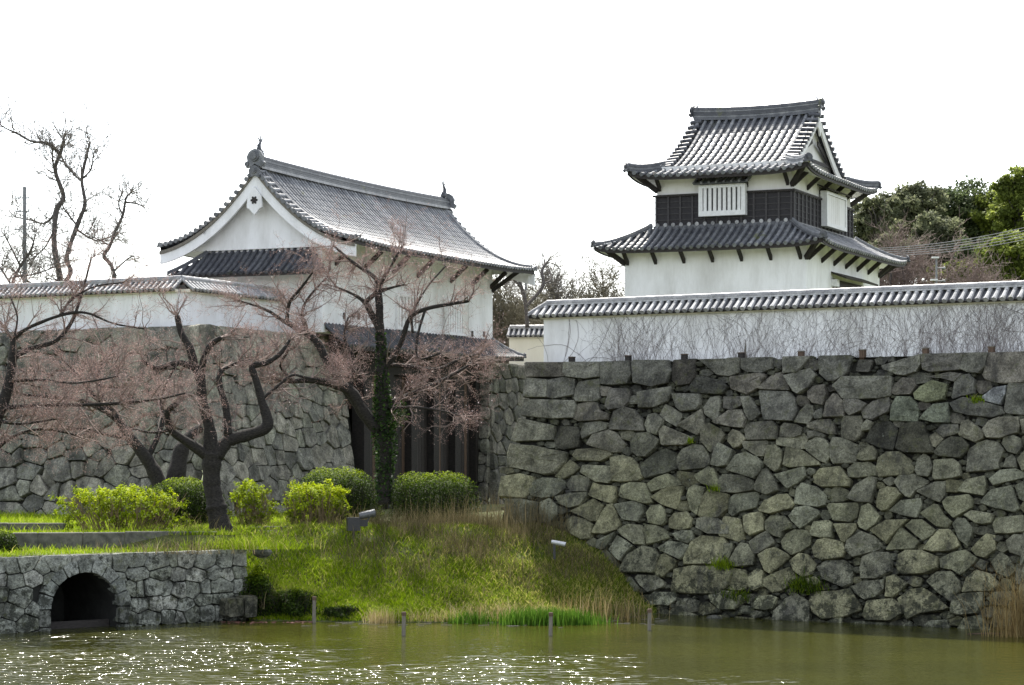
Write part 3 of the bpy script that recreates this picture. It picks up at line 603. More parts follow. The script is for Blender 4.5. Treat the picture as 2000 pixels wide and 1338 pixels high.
# ---- culvert wall with its arch
def build_culvert():
    rng = random.Random(47)
    start = -5.2; w = thing('culvert_wall', 'low wall of small squared stones pierced by a dark arched culvert at the waterline', 'stone wall', CUL_O)
    base = CUL_O + CUL_D * start
    H = 2.35; z0 = -.4
    def fr(u, v): return base + CUL_D*u + Vector((0, 0, z0 + v)), CUL_D.copy(), Vector((0, 0, 1)), CUL_N.copy()
    ac = 1.45 - start + .95; hw = .98; spring = .55 - z0     # arch centre, half width, spring height (wall coordinates)
    rise = .93
    def arch(t, k=1.0): return ac - math.cos(t)*hw*k, spring + math.sin(t)*rise*k
    def ring(x, y):
        return math.hypot((x-ac)/hw, (y-spring)/rise) if y > spring else abs(x-ac)/hw
    for P in auto_cells(CUL_END - start, H, .50, .40, rng, jit=.22, vary=.5, gap=.02):
        A, cx, cy = area_c(P)
        if ring(cx, cy) < 1.30: continue
        P2 = []
        for x, y in P:
            r = ring(x, y)
            if r < 1.33:
                s = 1.33 / max(r, .2); x = ac + (x-ac)*s; y = spring + (y-spring)*s if y > spring else y
            P2.append((x, y))
        c = rng.choice([(.17,.175,.165), (.145,.15,.138), (.20,.20,.19), (.13,.135,.12)]); stone_obj(w, P2, fr, rng, [q*2.0 for q in c], soft=.07, tilt=.05, bulge=.06, depth=.2)
    n = 9
    for i in range(n):
        t0, t1 = math.pi*i/n + .01, math.pi*(i+1)/n - .01; tm = (t0+t1)/2
        ko = 1.34 + .05*rng.random()
        P = [arch(t0), arch(tm), arch(t1), arch(t1, ko), arch(tm, ko), arch(t0, ko)]
        stone_obj(w, P, fr, rng, rng.choice([(.27,.285,.28), (.31,.32,.315), (.24,.25,.24)]), soft=.1, tilt=.02, bulge=.07, depth=.35, flat=True, name='voussoir')
    for sx in (-1, 1):
        for y0, y1 in ((0, .48), (.5, spring - .01)):
            x0, x1 = sorted((ac + sx*hw, ac + sx*hw*1.34)); stone_obj(w, [(x0,y0),(x1,y0),(x1,y1),(x0,y1)], fr, rng, (.19,.195,.185), soft=.1, tilt=.02, bulge=.07, flat=True)
    # capstones along the top
    mb = MB(); q = CUL_O
    # core sheet with the arch left open
    outer = []; inner = []
    ts = np.linspace(0, math.pi, 25)
    hole = [(ac - hw, 0)] + [arch(t) for t in ts] + [(ac + hw, 0)]
    bottom, top, lft, rgt = 0, H - .03, 0, CUL_END - start
    loc = lambda u, v, dn=.1: fr(u, v)[0] - CUL_N*dn - q
    k = len(hole)
    for i in range(k - 1):
        (xa, ya), (xb, yb) = hole[i], hole[i+1]
        ua = lft if xa < ac - hw*.999 else rgt if xa > ac + hw*.999 else xa
        mb.add([loc(xa, ya), loc(xb, yb), loc(xb, top), loc(xa, top)], [(0,1,2,3)])
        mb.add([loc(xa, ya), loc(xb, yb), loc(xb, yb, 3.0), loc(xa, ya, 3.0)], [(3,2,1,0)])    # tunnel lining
    mb.add([loc(lft, 0), loc(ac-hw, 0), loc(ac-hw, top), loc(lft, top)], [(0,1,2,3)]); mb.add([loc(ac+hw, 0), loc(rgt, 0), loc(rgt, top), loc(ac+hw, top)], [(0,1,2,3)])
    mb.add([loc(lft, top), loc(rgt, top), loc(rgt, top, .6), loc(lft, top, .6)], [(0,1,2,3)])
    mb.add([loc(rgt, 0), loc(rgt, 0, 3), loc(rgt, top, 3), loc(rgt, top)], [(0,1,2,3)])
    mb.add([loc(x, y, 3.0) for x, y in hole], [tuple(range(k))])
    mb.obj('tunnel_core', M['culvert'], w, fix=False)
    mb = MB(); a = fr(ac - hw*.98, .62)[0] - CUL_N*.5 - q; b = fr(ac + hw*.98, .62)[0] - CUL_N*.5 - q
    mb.beam(a - Vector((0,0,.14)), b - Vector((0,0,.14)), .12, .22); mb.obj('weir_board', M['wood'], w)
    # the short stone returning beside the wall's right end
    u0 = CUL_END - start
    mb = MB(); s0 = fr(u0 - .9, .5)[0]
    for x0, x1, y0, y1 in ((-.95,-.45,.55,1.05), (-.42,.0,.5,1.1)):
        P = [(u0 + x0, y0), (u0 + x1, y0), (u0 + x1, y1), (u0 + x0, y1)]
        o = stone_obj(w, P, fr, rng, (.13,.125,.10), soft=.08, tilt=.03, bulge=.3, depth=.2, flat=True); o.location += CUL_N*.35
build_culvert()

def kerb(label, pts, z0, z1, w=.28, seg=1.0):
    base = Vector(pts[0]); o = thing('kerb', label, 'kerb', (base.x, base.y, z0)); rng = random.Random(len(label))
    for a, b in zip(pts[:-1], pts[1:]):
        a, b = Vector((*a, 0)), Vector((*b, 0)); L = (b - a).length; d = (b - a).normalized(); t = 0
        while t < L - .05:
            e = min(L, t + seg * rng.uniform(.75, 1.25)); mb = MB(); zz = z1 - z0 + rng.uniform(-.015, .015)
            mb.beam(a + d*(t + .006) - Vector((base.x, base.y, -zz/2)), a + d*(e - .006) - Vector((base.x, base.y, -zz/2)), w, zz)
            s = mb.obj('kerb_stone', M['concrete'], o); t = e
            bv = s.modifiers.new('bevel', 'BEVEL'); bv.width = .02; bv.segments = 1
kerb('long grey kerb with grass above the culvert arch', [(-14.6, 61.2), (-13.0, 61.75), (-8.15, 62.35)], 1.9, 2.42)
kerb('short kerb at the far left edge of the grass', [(-16.5, 64.3), (-12.75, 64.3)], 2.25, 2.60)
kerb('weathered kerb behind the leaning cherry trunk below the bushes', [(-8.3, 66.35), (-5.3, 66.5)], 2.0, 2.42)

# ---------------------------------------------------------------- tiled roofs
def tile_slope(bld, o, e, d, L, R, prof, rmax=None, lift=None, sp=.30, rad=.075, course=.28, rows=True, under=.13, over=1.0,
               mats=('tile', 'pan'), name='roof', soffit='plaster', first=.5, a0=0.0, a1=None, fascia='wood', sub=None):
    """one slope of a roof in the building's own axes. o eave start, e along the eave, d inwards, R its full run.
    Makes the part <name> (pan tiles) with one child per row of round tiles, plus soffit and fascia."""
    o, e, d = Vector(o), Vector(e), Vector(d)
    rmax = rmax or (lambda a: R); lift = lift or (lambda a, r: 0.0); a1 = L if a1 is None else a1
    def pt(a, r, dz=0.0): return o + e*a + d*r + Vector((0, 0, prof(r) + lift(a, r) + dz))
    n = max(1, round((a1 - a0) / sp)); sp = (a1 - a0) / n
    mb = MB()
    for i in range(n):
        cols = [(a0 + sp*(i + t), s) for t, s in ((0, 0), (.3, -.028), (.7, -.028), (1, 0))]
        rr = []; r = 0.0
        mx = max(rmax(c[0]) for c in cols)
        if mx < .03: continue
        while r < mx - 1e-6:
            r2 = min(r + course, mx)
            rr.append([pt(a, min(r, rmax(a)), s + .03) for a, s in cols]); rr.append([pt(a, min(r2, rmax(a)), s + .004) for a, s in cols]); r = r2
        mb.grid(rr)
    roof = mb.obj(name, M[mats[1]], bld, fix=False)
    if rows:
        for i in range(n + 1):
            a = a0 + sp*i; lim = rmax(min(max(a, a0 + .02), a1 - .02))
            if lim < .12: continue
            pts = [pt(a, -.05, .045), pt(a, .0, .045)]; rads = [rad*1.12, rad*1.12]; r = 0.0
            while r < lim - 1e-6:
                r2 = min(r + course, lim); pts += [pt(a, r + .001, .04), pt(a, r2, .035)]; rads += [rad, rad*.88]; r = r2
            b = MB(); b.tube(pts, rads, 8); b.obj('round_tile_row', M[mats[0]], roof, smooth=False, fix=False)
            for p in b.v[:0]: pass
        # flat eave tile lips between the rows
    m2 = MB(); k = max(8, int((a1 - a0) / .5))
    aa = np.linspace(a0, a1, k + 1)
    m2.grid([[pt(a, .02, .02) for a in aa], [pt(a, .02, -under) for a in aa], [pt(a, .10, -under) for a in aa]])
    m2.obj('fascia', M[fascia], roof, fix=False)
    if soffit:
        m3 = MB(); m3.grid([[pt(a, min(r, max(rmax(a), .1)), -under + .01) for a in aa] for r in (.09, over*.5, over)]); m3.obj('soffit', M[soffit], roof, fix=False)
    return roof, pt

def sweep(mb, pts, sides, w, z0, z1):
    """rectangular section swept along pts; sides = horizontal unit vector(s) across"""
    k = len(pts); S = sides if isinstance(sides, list) else [sides]*k; n = len(mb.v)
    for p, s in zip(pts, S):
        p = Vector(p); s = Vector(s)
        for q, z in ((-w/2, z0), (w/2, z0), (w/2, z1), (-w/2, z1)): mb.v.append(tuple(p + s*q + Vector((0, 0, z))))
    for i in range(k - 1):
        for j in range(4): mb.f.append((n+i*4+j, n+i*4+(j+1)%4, n+(i+1)*4+(j+1)%4, n+(i+1)*4+j))
    mb.f.append((n+3, n+2, n+1, n)); q = n+(k-1)*4; mb.f.append((q, q+1, q+2, q+3))
def ridge(parent, pts, side, layers, mats, roll=.075, name='ridge'):
    """stack of flat ridge tiles, each course a part, closed by a round roll. layers: (width, height)"""
    z = 0.0; top = None; root = None
    for i, (w, h) in enumerate(layers):
        mb = MB(); sweep(mb, pts, side, w, z, z + h - .008); o = mb.obj(name if root is None else 'ridge_course', M[mats[i % len(mats)]], parent if root is None else root)
        root = root or o; z += h
    mb = MB(); fine = []
    for a, b in zip(pts[:-1], pts[1:]):
        a, b = Vector(a), Vector(b); m = max(1, int((b-a).length/.3))
        for q in range(m): fine += [a.lerp(b, q/m), a.lerp(b, (q+.96)/m)]
    mb.tube([p + Vector((0,0,z+.01)) for p in fine], [roll if i % 2 == 0 else roll*.9 for i in range(len(fine))], 8)
    mb.obj('ridge_roll', M[mats[-1]], root)
    return root, z
def disc(mb, c, nrm, r, th, n=14):
    c = Vector(c); nrm = Vector(nrm).normalized(); mb.tube([c, c + nrm*th], [r, r*.92], n)
def onigawara(parent, p, face, s=1.0, mat='tile'):
    """demon-face end tile: round boss on a shouldered plate with scrolls; face = horizontal outward unit"""
    p, face = Vector(p), Vector(face); sd = Vector((-face.y, face.x, 0)); up = Vector((0,0,1)); mb = MB()
    prof = [(-.34,-.30), (-.40,-.12), (-.30,-.05), (-.33,.10), (-.24,.26), (-.12,.34), (0,.37), (.12,.34), (.24,.26), (.33,.10), (.30,-.05), (.40,-.12), (.34,-.30), (.12,-.22), (0,-.16), (-.12,-.22)]
    mb.prism([(x*s, y*s) for x, y in prof], p, sd, up, face, .12*s)
    o = mb.obj('end_tile', M[mat], parent)
    mb = MB(); disc(mb, p + up*.10*s + face*.12*s, face, .19*s, .06*s); disc(mb, p + up*.10*s + face*.18*s, face, .12*s, .05*s)
    for q in (-1, 1): disc(mb, p + sd*q*.31*s - up*.16*s + face*.12*s, face, .09*s, .05*s, 10)
    mb.obj('boss', M[mat], o); return o
def shachi(parent, p, fwd, s=1.0, slim=False):
    """roof fish: head on the ridge, body rising, tail fins spread"""
    p, fwd = Vector(p), Vector(fwd); up = Vector((0,0,1)); sd = fwd.cross(up); mb = MB()
    path = [(.16,.02), (.10,.12), (-.02,.22), (-.08,.34), (-.05,.48), (.03,.58), (.08,.66)]
    rr = [.10,.13,.12,.095,.07,.05,.03] if not slim else [.05,.05,.04,.03,.025,.02,.012]
    mb.tube([p + fwd*a*s + up*b*s for a, b in path], [r*s for r in rr], 9)
    o = mb.obj('roof_fish', M['pan'], parent, smooth=True); mb = MB(); t = .03*s
    if not slim:
        for q, tri in enumerate(([(.05,.58),(.24,.84),(.16,.62)], [(.03,.60),(.02,.92),(.12,.66)], [(-.01,.55),(-.20,.80),(.04,.66)], [(-.08,.34),(-.26,.46),(-.07,.46)], [(.12,.16),(.32,.26),(.14,.30)])):
            mb.prism([(x*s, y*s) for x, y in tri], p - sd*t/2, fwd, up, sd, t)
    else:
        mb.tube([p + fwd*a*s + up*b*s for a, b in ((.06,.62),(.10,.72),(.06,.84))], [.02*s,.015*s,.006*s], 6)
    mb.obj('fin', M['pan'], o); return o

class Bld:
    """a building with its own axes: x along UX, y along UY, z up"""
    def __init__(s, o, root): s.o = o; s.root = root
    def x_at(s, px, y):
        k = (px - 1000) / F; bx = s.o.x + UY.x*y; by = s.o.y + UY.y*y; return (k*by - bx) / (UX.x - k*UX.y)
    def y_at(s, px, x):
        k = (px - 1000) / F; bx = s.o.x + UX.x*x; by = s.o.y + UX.y*x; return (k*by - bx) / (UY.x - k*UY.y)
    def z_at(s, py, x, y): return zat(py, s.o.y + UX.y*x + UY.y*y)

def braces(b, parent, spots, nrm, reach, z_low, z_high, w=.10, h=.14, name='brace'):
    for x, y in spots:
        mb = MB(); n = Vector((*nrm, 0)); p = Vector((x, y, z_low)); q = p + n*reach; q.z = z_high
        mb.beam(p - n*.02, q, w, h); mb.obj(name, M['wood'], parent)

# ---------------------------------------------------------------- the two-storey corner tower
TO = Vector((10.19, 78.0, 0))
def build_tower():
    root = thing('corner_tower', 'two-storey white castle turret with black boarded band and grey tiled hip-and-gable roof', 'tower', (TO.x, TO.y, 0), ANG)
    B = Bld(TO, root)
    x0, x1, y0, y1 = -6.75, 0.0, 0.0, 9.57                    # ground floor
    ux0, ux1, uy0, uy1 = -5.80, -.75, .75, 8.20               # upper floor
    zg, ze, zw = RW_TOP - .1, 11.72, 12.62                    # base, lower eave, lower roof meets upper wall
    zu, zr = 14.36, 16.95                                     # upper eave, ridge surface
    mb = MB(); mb.box(x0, x1, y0, y1, zg, ze + .35); mb.obj('lower_wall', M['plaster'], root)
    mb = MB(); mb.box(ux0, ux1, uy0, uy1, ze + .3, zu + .45); up_wall = mb.obj('upper_wall', M['plaster_old'], root)
    o = .85
    # lower skirt roof
    run = o + .75
    pf = lambda r: (zw - ze) * (.72*(r/run) + .28*(r/run)**2)
    def skirt(orig, e, d, L, nm):
        lift = lambda a, r: .15 * (abs(a/L - .5)*2)**7 * (1 - min(r/run, 1))
        rm = lambda a: max(0.0, min(run, a*1.0 + .0, L - a))
        return tile_slope(root, orig, e, d, L, run, pf, rm, lift, sp=.265, rad=.066, over=o, name=nm)
    ex0, ex1, ey0, ey1 = x0 - o, x1 + o, y0 - o, y1 + o
    lo_f, pf_f = skirt((ex0, ey0, ze), (1,0,0), (0,1,0), ex1 - ex0, 'lower_front_roof')
    lo_s, pf_s = skirt((ex1, ey0, ze), (0,1,0), (-1,0,0), ey1 - ey0, 'lower_side_roof')
    for orig, e, d, L in (((ex1, ey1, ze), (-1,0,0), (0,-1,0), ex1-ex0), ((ex0, ey1, ze), (0,-1,0), (1,0,0), ey1-ey0)):
        lift = lambda a, r, L=L: .15 * (abs(a/L - .5)*2)**7 * (1 - min(r/run, 1))
        tile_slope(root, orig, e, d, L, run, pf, lambda a, L=L: max(0.0, min(run, a, L - a)), lift, rows=False, over=o, name='lower_rear_roof')
    def hip_pts(ptf, L, end, rng_, m=9):
        out = []
        for i in range(m):
            r = rng_*i/(m-1); a = r if end == 0 else L - r; out.append(ptf(a, r, .02))
        return out[::-1]
    s2 = .7071
    for pts, sd, face in ((hip_pts(pf_f, ex1-ex0, 1, run), (s2, s2, 0), (s2, -s2, 0)), (hip_pts(pf_f, ex1-ex0, 0, run), (s2, -s2, 0), (-s2, -s2, 0)), (hip_pts(pf_s, ey1-ey0, 1, run), (-s2, s2, 0), (s2, s2, 0))):
        r_, h_ = ridge(root, pts, Vector(sd), [(.24,.06), (.20,.05)], ['pan', 'tile'], .06, name='hip_ridge')
        onigawara(r_, pts[-1] + Vector((0,0,.10)), face, .42, 'pan')
    for i in range(int((ux1-ux0)/.30)+1):
        c = Vector((ux0 + .06 + i*.30, uy0 - .09, zw + .09)); mb = MB(); disc(mb, c, (0,-1,-.2), .075, .05, 10); mb.obj('wall_cap_tile', M['tile_pale'], lo_f)
    mb = MB(); mb.box(ux0-.1, ux1+.1, uy0-.10, uy0-.003, zw-.12, zw+.06); mb.box(ux1+.003, ux1+.1, uy0, uy1, zw-.12, zw+.06); mb.obj('flashing_course', M['pan'], lo_f)
    # black boarded band round the upper storey
    zb0, zb1 = zw + .03, 13.72
    mb = MB(); t = .05
    mb.box(ux0-t, ux1+t, uy0-t, uy0-.002, zb0, zb1); mb.box(ux1+.002, ux1+t, uy0-t, uy1+t, zb0, zb1); mb.box(ux0-t, ux0-.002, uy0-t, uy1+t, zb0, zb1)
    band = mb.obj('boarded_band', M['wood_band'], root)
    for k in range(5):
        mb = MB(); z = zb0 + (zb1-zb0)*(k+.0)/5
        mb.beam((ux0-t, uy0-t-.012, z+.02), (ux1+t, uy0-t-.012, z+.02), .024, .03); mb.beam((ux1+t+.012, uy0-t, z+.02), (ux1+t+.012, uy1+t, z+.02), .024, .03); mb.obj('board_edge', M['batten'], band)
    for i in range(12):
        x = ux0 + (ux1-ux0)*i/11; mb = MB(); mb.box(x-.035, x+.035, uy0-t-.045, uy0-t-.001, zb0, zb1); mb.obj('batten', M['batten'], band)
    for i in range(17):
        y = uy0 + (uy1-uy0)*i/16; mb = MB(); mb.box(ux1+t+.001, ux1+t+.045, y-.035, y+.035, zb0, zb1); mb.obj('batten', M['batten'], band)
    mb = MB(); mb.box(ux0-.12, ux1+.12, uy0-.14, uy0-t-.046, zb1-.005, zb1+.07); mb.box(ux1+t+.046, ux1+.14, uy0-.14, uy1+.1, zb1-.003, zb1+.072); mb.obj('drip_rail', M['wood'], band)
    # front window: white frame, nine bars, little tiled hood
    wx0, wx1 = B.x_at(1366, uy0-.25), B.x_at(1455, uy0-.25); wz0, wz1 = 13.0, 14.02; yf = uy0 - .28
    win = MB(); win.box(wx0, wx1, yf+.10, uy0-.06, wz0+.05, wz1-.02); win = win.obj('window', M['wood_band'], root)
    mb = MB(); mb.box(wx0-.02, wx1+.02, yf-.02, uy0-.055, wz0-.06, wz0+.12); mb.box(wx0-.02, wx1+.02, yf-.02, uy0-.055, wz1-.09, wz1+.03)
    mb.box(wx0-.02, wx0+.13, yf-.018, uy0-.056, wz0+.121, wz1-.091); mb.box(wx1-.13, wx1+.02, yf-.018, uy0-.056, wz0+.121, wz1-.091); mb.obj('window_frame', M['white_paint'], win)
    for i in range(8):
        x = wx0 + .13 + (wx1-wx0-.26)*(i+.5)/8; mb = MB(); mb.box(x-.055, x+.055, yf, yf+.09, wz0+.119, wz1-.089); mb.obj('window_bar', M['white_paint'], win)
    hood = MB(); hood.prism([(-.45,-.02), (0,.20), (0,.26), (-.48,.03)], (wx0-.16, uy0, wz1+.05), (0,1,0), (0,0,1), (1,0,0), wx1-wx0+.32); hd = hood.obj('window_hood', M['pan'], win)
    for i in range(8):
        x = wx0 - .14 + (wx1-wx0+.28)*i/7; mb = MB(); mb.tube([(x, uy0-.50, wz1+.09), (x, uy0-.02, wz1+.32)], .045, 7); mb.obj('hood_tile', M['tile'], hd)
    # side window with closed pale shutters
    sy0, sy1 = 4.05, 6.55; xf = ux1 + .30
    win = MB(); win.box(ux1+.055, xf-.05, sy0+.05, sy1-.05, 12.86, 13.96); win = win.obj('window', M['plaster_old'], root)
    mb = MB(); mb.box(ux1+.06, xf+.02, sy0-.05, sy1+.05, 12.78, 12.92); mb.box(ux1+.06, xf+.02, sy0-.05, sy1+.05, 13.94, 14.06)
    mb.box(ux1+.061, xf+.018, sy0-.05, sy0+.10, 12.921, 13.939); mb.box(ux1+.061, xf+.018, sy1-.10, sy1+.05, 12.921, 13.939); mb.obj('window_frame', M['white_paint'], win)
    for i in range(9):
        y = sy0 + .10 + (sy1-sy0-.2)*(i+.5)/9; mb = MB(); mb.box(xf-.049, xf-.02, y-.125, y+.115, 12.93, 13.93); mb.obj('shutter_board', M['plaster_old'], win)
    hood = MB(); hood.prism([(.45,-.02), (0,.16), (0,.22), (.48,.03)], (ux1, sy0-.25, 14.08), (1,0,0), (0,0,1), (0,1,0), sy1-sy0+.5); hood.obj('window_hood', M['wood'], win)
    # small hooded opening low on the side wall
    hz = 10.82; gy0, gy1 = B.y_at(1628, .1), B.y_at(1692, .1)
    win = MB(); win.box(.002, .05, gy0+.2, gy1-.2, 9.3, hz-.05); win = win.obj('window', M['wood_band'], root)
    hood = MB(); hood.prism([(.55,-.06), (0,.16), (0,.22), (.58,0)], (.0, gy0, hz), (1,0,0), (0,0,1), (0,1,0), gy1-gy0); hood.obj('window_hood', M['wood'], win)
    mb = MB(); mb.box(.004, .22, gy0+.05, gy0+.35, hz-.32, hz-.07); mb.obj('hood_bracket', M['white_paint'], win)
    # upper hip-and-gable roof
    o2 = .83; vx0, vx1, vy0, vy1 = ux0-o2, ux1+o2, uy0-o2, uy1+o2; g = .98; R = (vy1-vy0)/2; L = vx1 - vx0
    pr = lambda r: (zr-zu) * (.50*(r/R) + .50*(r/R)**2)
    lf = lambda a, r: .24 * (abs(a/L - .5)*2)**6 * max(0, 1 - r/1.4)
    rm = lambda a: R if (a >= g - 1e-6 and a <= L - g + 1e-6) else max(0.0, min(a, L - a))
    f_roof, ptf = tile_slope(root, (vx0, vy0, zu), (1,0,0), (0,1,0), L, R, pr, rm, lf, sp=.285, rad=.070, over=o2, name='upper_front_roof')
    tile_slope(root, (vx1, vy1, zu), (-1,0,0), (0,-1,0), L, R, pr, rm, lf, rows=False, over=o2, name='upper_rear_roof')
    Ls = vy1 - vy0; lfs = lambda a, r: .24 * (abs(a/Ls - .5)*2)**6 * max(0, 1 - r/1.4)
    gs = g + .34
    rms = lambda a: max(0.0, min(gs if g < a < Ls-g else g, a, Ls - a))
    s_roof, pts_ = tile_slope(root, (vx1, vy0, zu), (0,1,0), (-1,0,0), Ls, R, pr, rms, lfs, sp=.285, rad=.070, over=o2, name='upper_side_roof')
    tile_slope(root, (vx0, vy1, zu), (0,-1,0), (1,0,0), Ls, R, pr, rms, lfs, rows=False, over=o2, name='upper_side_roof')
    for end, sd, face in ((1, (s2, s2, 0), (s2, -s2, 0)), (0, (s2, -s2, 0), (-s2, -s2, 0))):
        pts = hip_pts(ptf, L, end, g + .05)
        r_, h_ = ridge(root, pts, Vector(sd), [(.27,.09), (.23,.09), (.25,.06)], ['tile_pale' if end else 'pan', 'tile'], .075, name='hip_ridge')
        onigawara(r_, pts[-1] + Vector((0,0,.12)), face, .5, 'pan')
    pts = hip_pts(pts_, Ls, 1, g + .05); r_, h_ = ridge(root, pts, Vector((-s2, s2, 0)), [(.27,.09), (.23,.09), (.25,.06)], ['pan', 'tile'], .075, name='hip_ridge'); onigawara(r_, pts[-1] + Vector((0,0,.12)), (s2, s2, 0), .5, 'pan')
    # gables: plaster field, bargeboards, verge tiles
    ym = (vy0+vy1)/2
    for gx, sgn in ((vx1 - g, 1), (vx0 + g, -1)):
        m = 14; prof = [(vy0 + g + (R-g)*i/m*1.0, zu + pr(g + (R-g)*i/m)) for i in range(m+1)]
        prof = prof + [(2*ym - y, z) for y, z in prof[-2::-1]]
        mb = MB(); poly = [(prof[0][0], zu + pr(g) - .15)] + [(y, z - .03) for y, z in prof] + [(prof[-1][0], zu + pr(g) - .15)]
        mb.prism([(y, z) for y, z in poly], (gx - sgn*.36, 0, 0), (0,1,0), (0,0,1), (sgn,0,0), .06); gw = mb.obj('gable_wall', M['plaster_old'], root)
        for side in (0, 1):
            P = prof[:m+1] if side == 0 else prof[m:]
            mb = MB(); n = len(P); lo = []
            for i, (y, z) in enumerate(P): lo.append((y, z - .05))
            for i, (y, z) in list(enumerate(P))[::-1]: lo.append((y, z - .36))
            mb.prism(lo, (gx - sgn*.06, 0, 0), (0,1,0), (0,0,1), (sgn,0,0), .07); mb.obj('bargeboard', M['plaster_old'], gw)
        for i in range(13):
            t = (i + .3)/13
            for side in (0, 1):
                r = g + (R-g)*t; y = vy0 + r if side == 0 else vy1 - r; z = zu + pr(r) + .05
                mb = MB(); mb.tube([(gx - sgn*.30, y, z + .05), (gx + sgn*.14, y, z + .02)], .085, 8); mb.obj('verge_tile', M['pan'], f_roof)
        if sgn == 1:
            mb = MB(); mb.prism([(-.22,.0), (-.26,-.2), (-.1,-.3), (0,-.5), (.1,-.3), (.26,-.2), (.22,0)], (gx + .012, ym, zr - .34), (0,1,0), (0,0,1), (1,0,0), .06); mb.obj('gable_pendant', M['plaster_old'], gw)
            mb = MB()
            for side in (-1, 1): mb.beam((gx - .14, ym + side*.35, zr - 1.05), (gx - .14, ym + side*(R-g-.7), zu + pr(g) + .25), .05, .16)
            mb.beam((gx - .15, ym - (R-g-1.0), zu + pr(g) + .5), (gx - .15, ym + (R-g-1.0), zu + pr(g) + .5), .05, .12)
            mb.obj('gable_beam', M['wood'], gw)
    rx0, rx1 = vx0 + g - .05, vx1 - g + .05
    rp = [Vector((rx0 + (rx1-rx0)*i/10, ym, zr - .06 + .09*(abs(i-5)/5)**2)) for i in range(11)]
    r_, h_ = ridge(root, rp, Vector((0,1,0)), [(.34,.10), (.30,.07), (.32,.06), (.28,.07), (.30,.06), (.32,.05)], ['pan', 'tile', 'pan'], .085, name='main_ridge')
    for p, s in ((rp[0], -1), (rp[-1], 1)):
        onigawara(r_, p + Vector((s*.02, 0, .30)), (s, 0, 0), .72, 'pan'); shachi(r_, p + Vector((-s*.12, 0, h_ + .02)), (s, 0, 0), .52, slim=True)
    # braces under both eaves
    braces(B, root, [(x, y0) for x in np.linspace(x0 + .12, x1 - .2, 7)], (0,-1), .62, ze - .42, ze + .12)
    braces(B, root, [(x1, y) for y in np.linspace(y0 + .3, y1 - .15, 7)], (1,0), .62, ze - .42, ze + .12)
    braces(B, root, [(x, uy0) for x in (ux0 + .12, ux0 + 1.75, ux0 + 3.4, ux1 - .15)], (0,-1), .60, zu - .38, zu + .16)
    braces(B, root, [(ux1, y) for y in np.linspace(uy0 + .25, uy1 - 1.0, 5)], (1,0), .60, zu - .38, zu + .16)
    for cx, cy, nx, ny, z, rr in ((x1, y0, s2, -s2, ze, .95), (x0, y0, -s2, -s2, ze, .95), (ux1, uy0, s2, -s2, zu, .95), (ux0, uy0, -s2, -s2, zu, .95), (x1, y1, s2, s2, ze, .95), (ux1, uy1, s2, s2, zu, .95)):
        braces(B, root, [(cx, cy)], (nx, ny), rr, z - .42, z + .22, .13, .17, 'corner_brace')
    return root
build_tower()

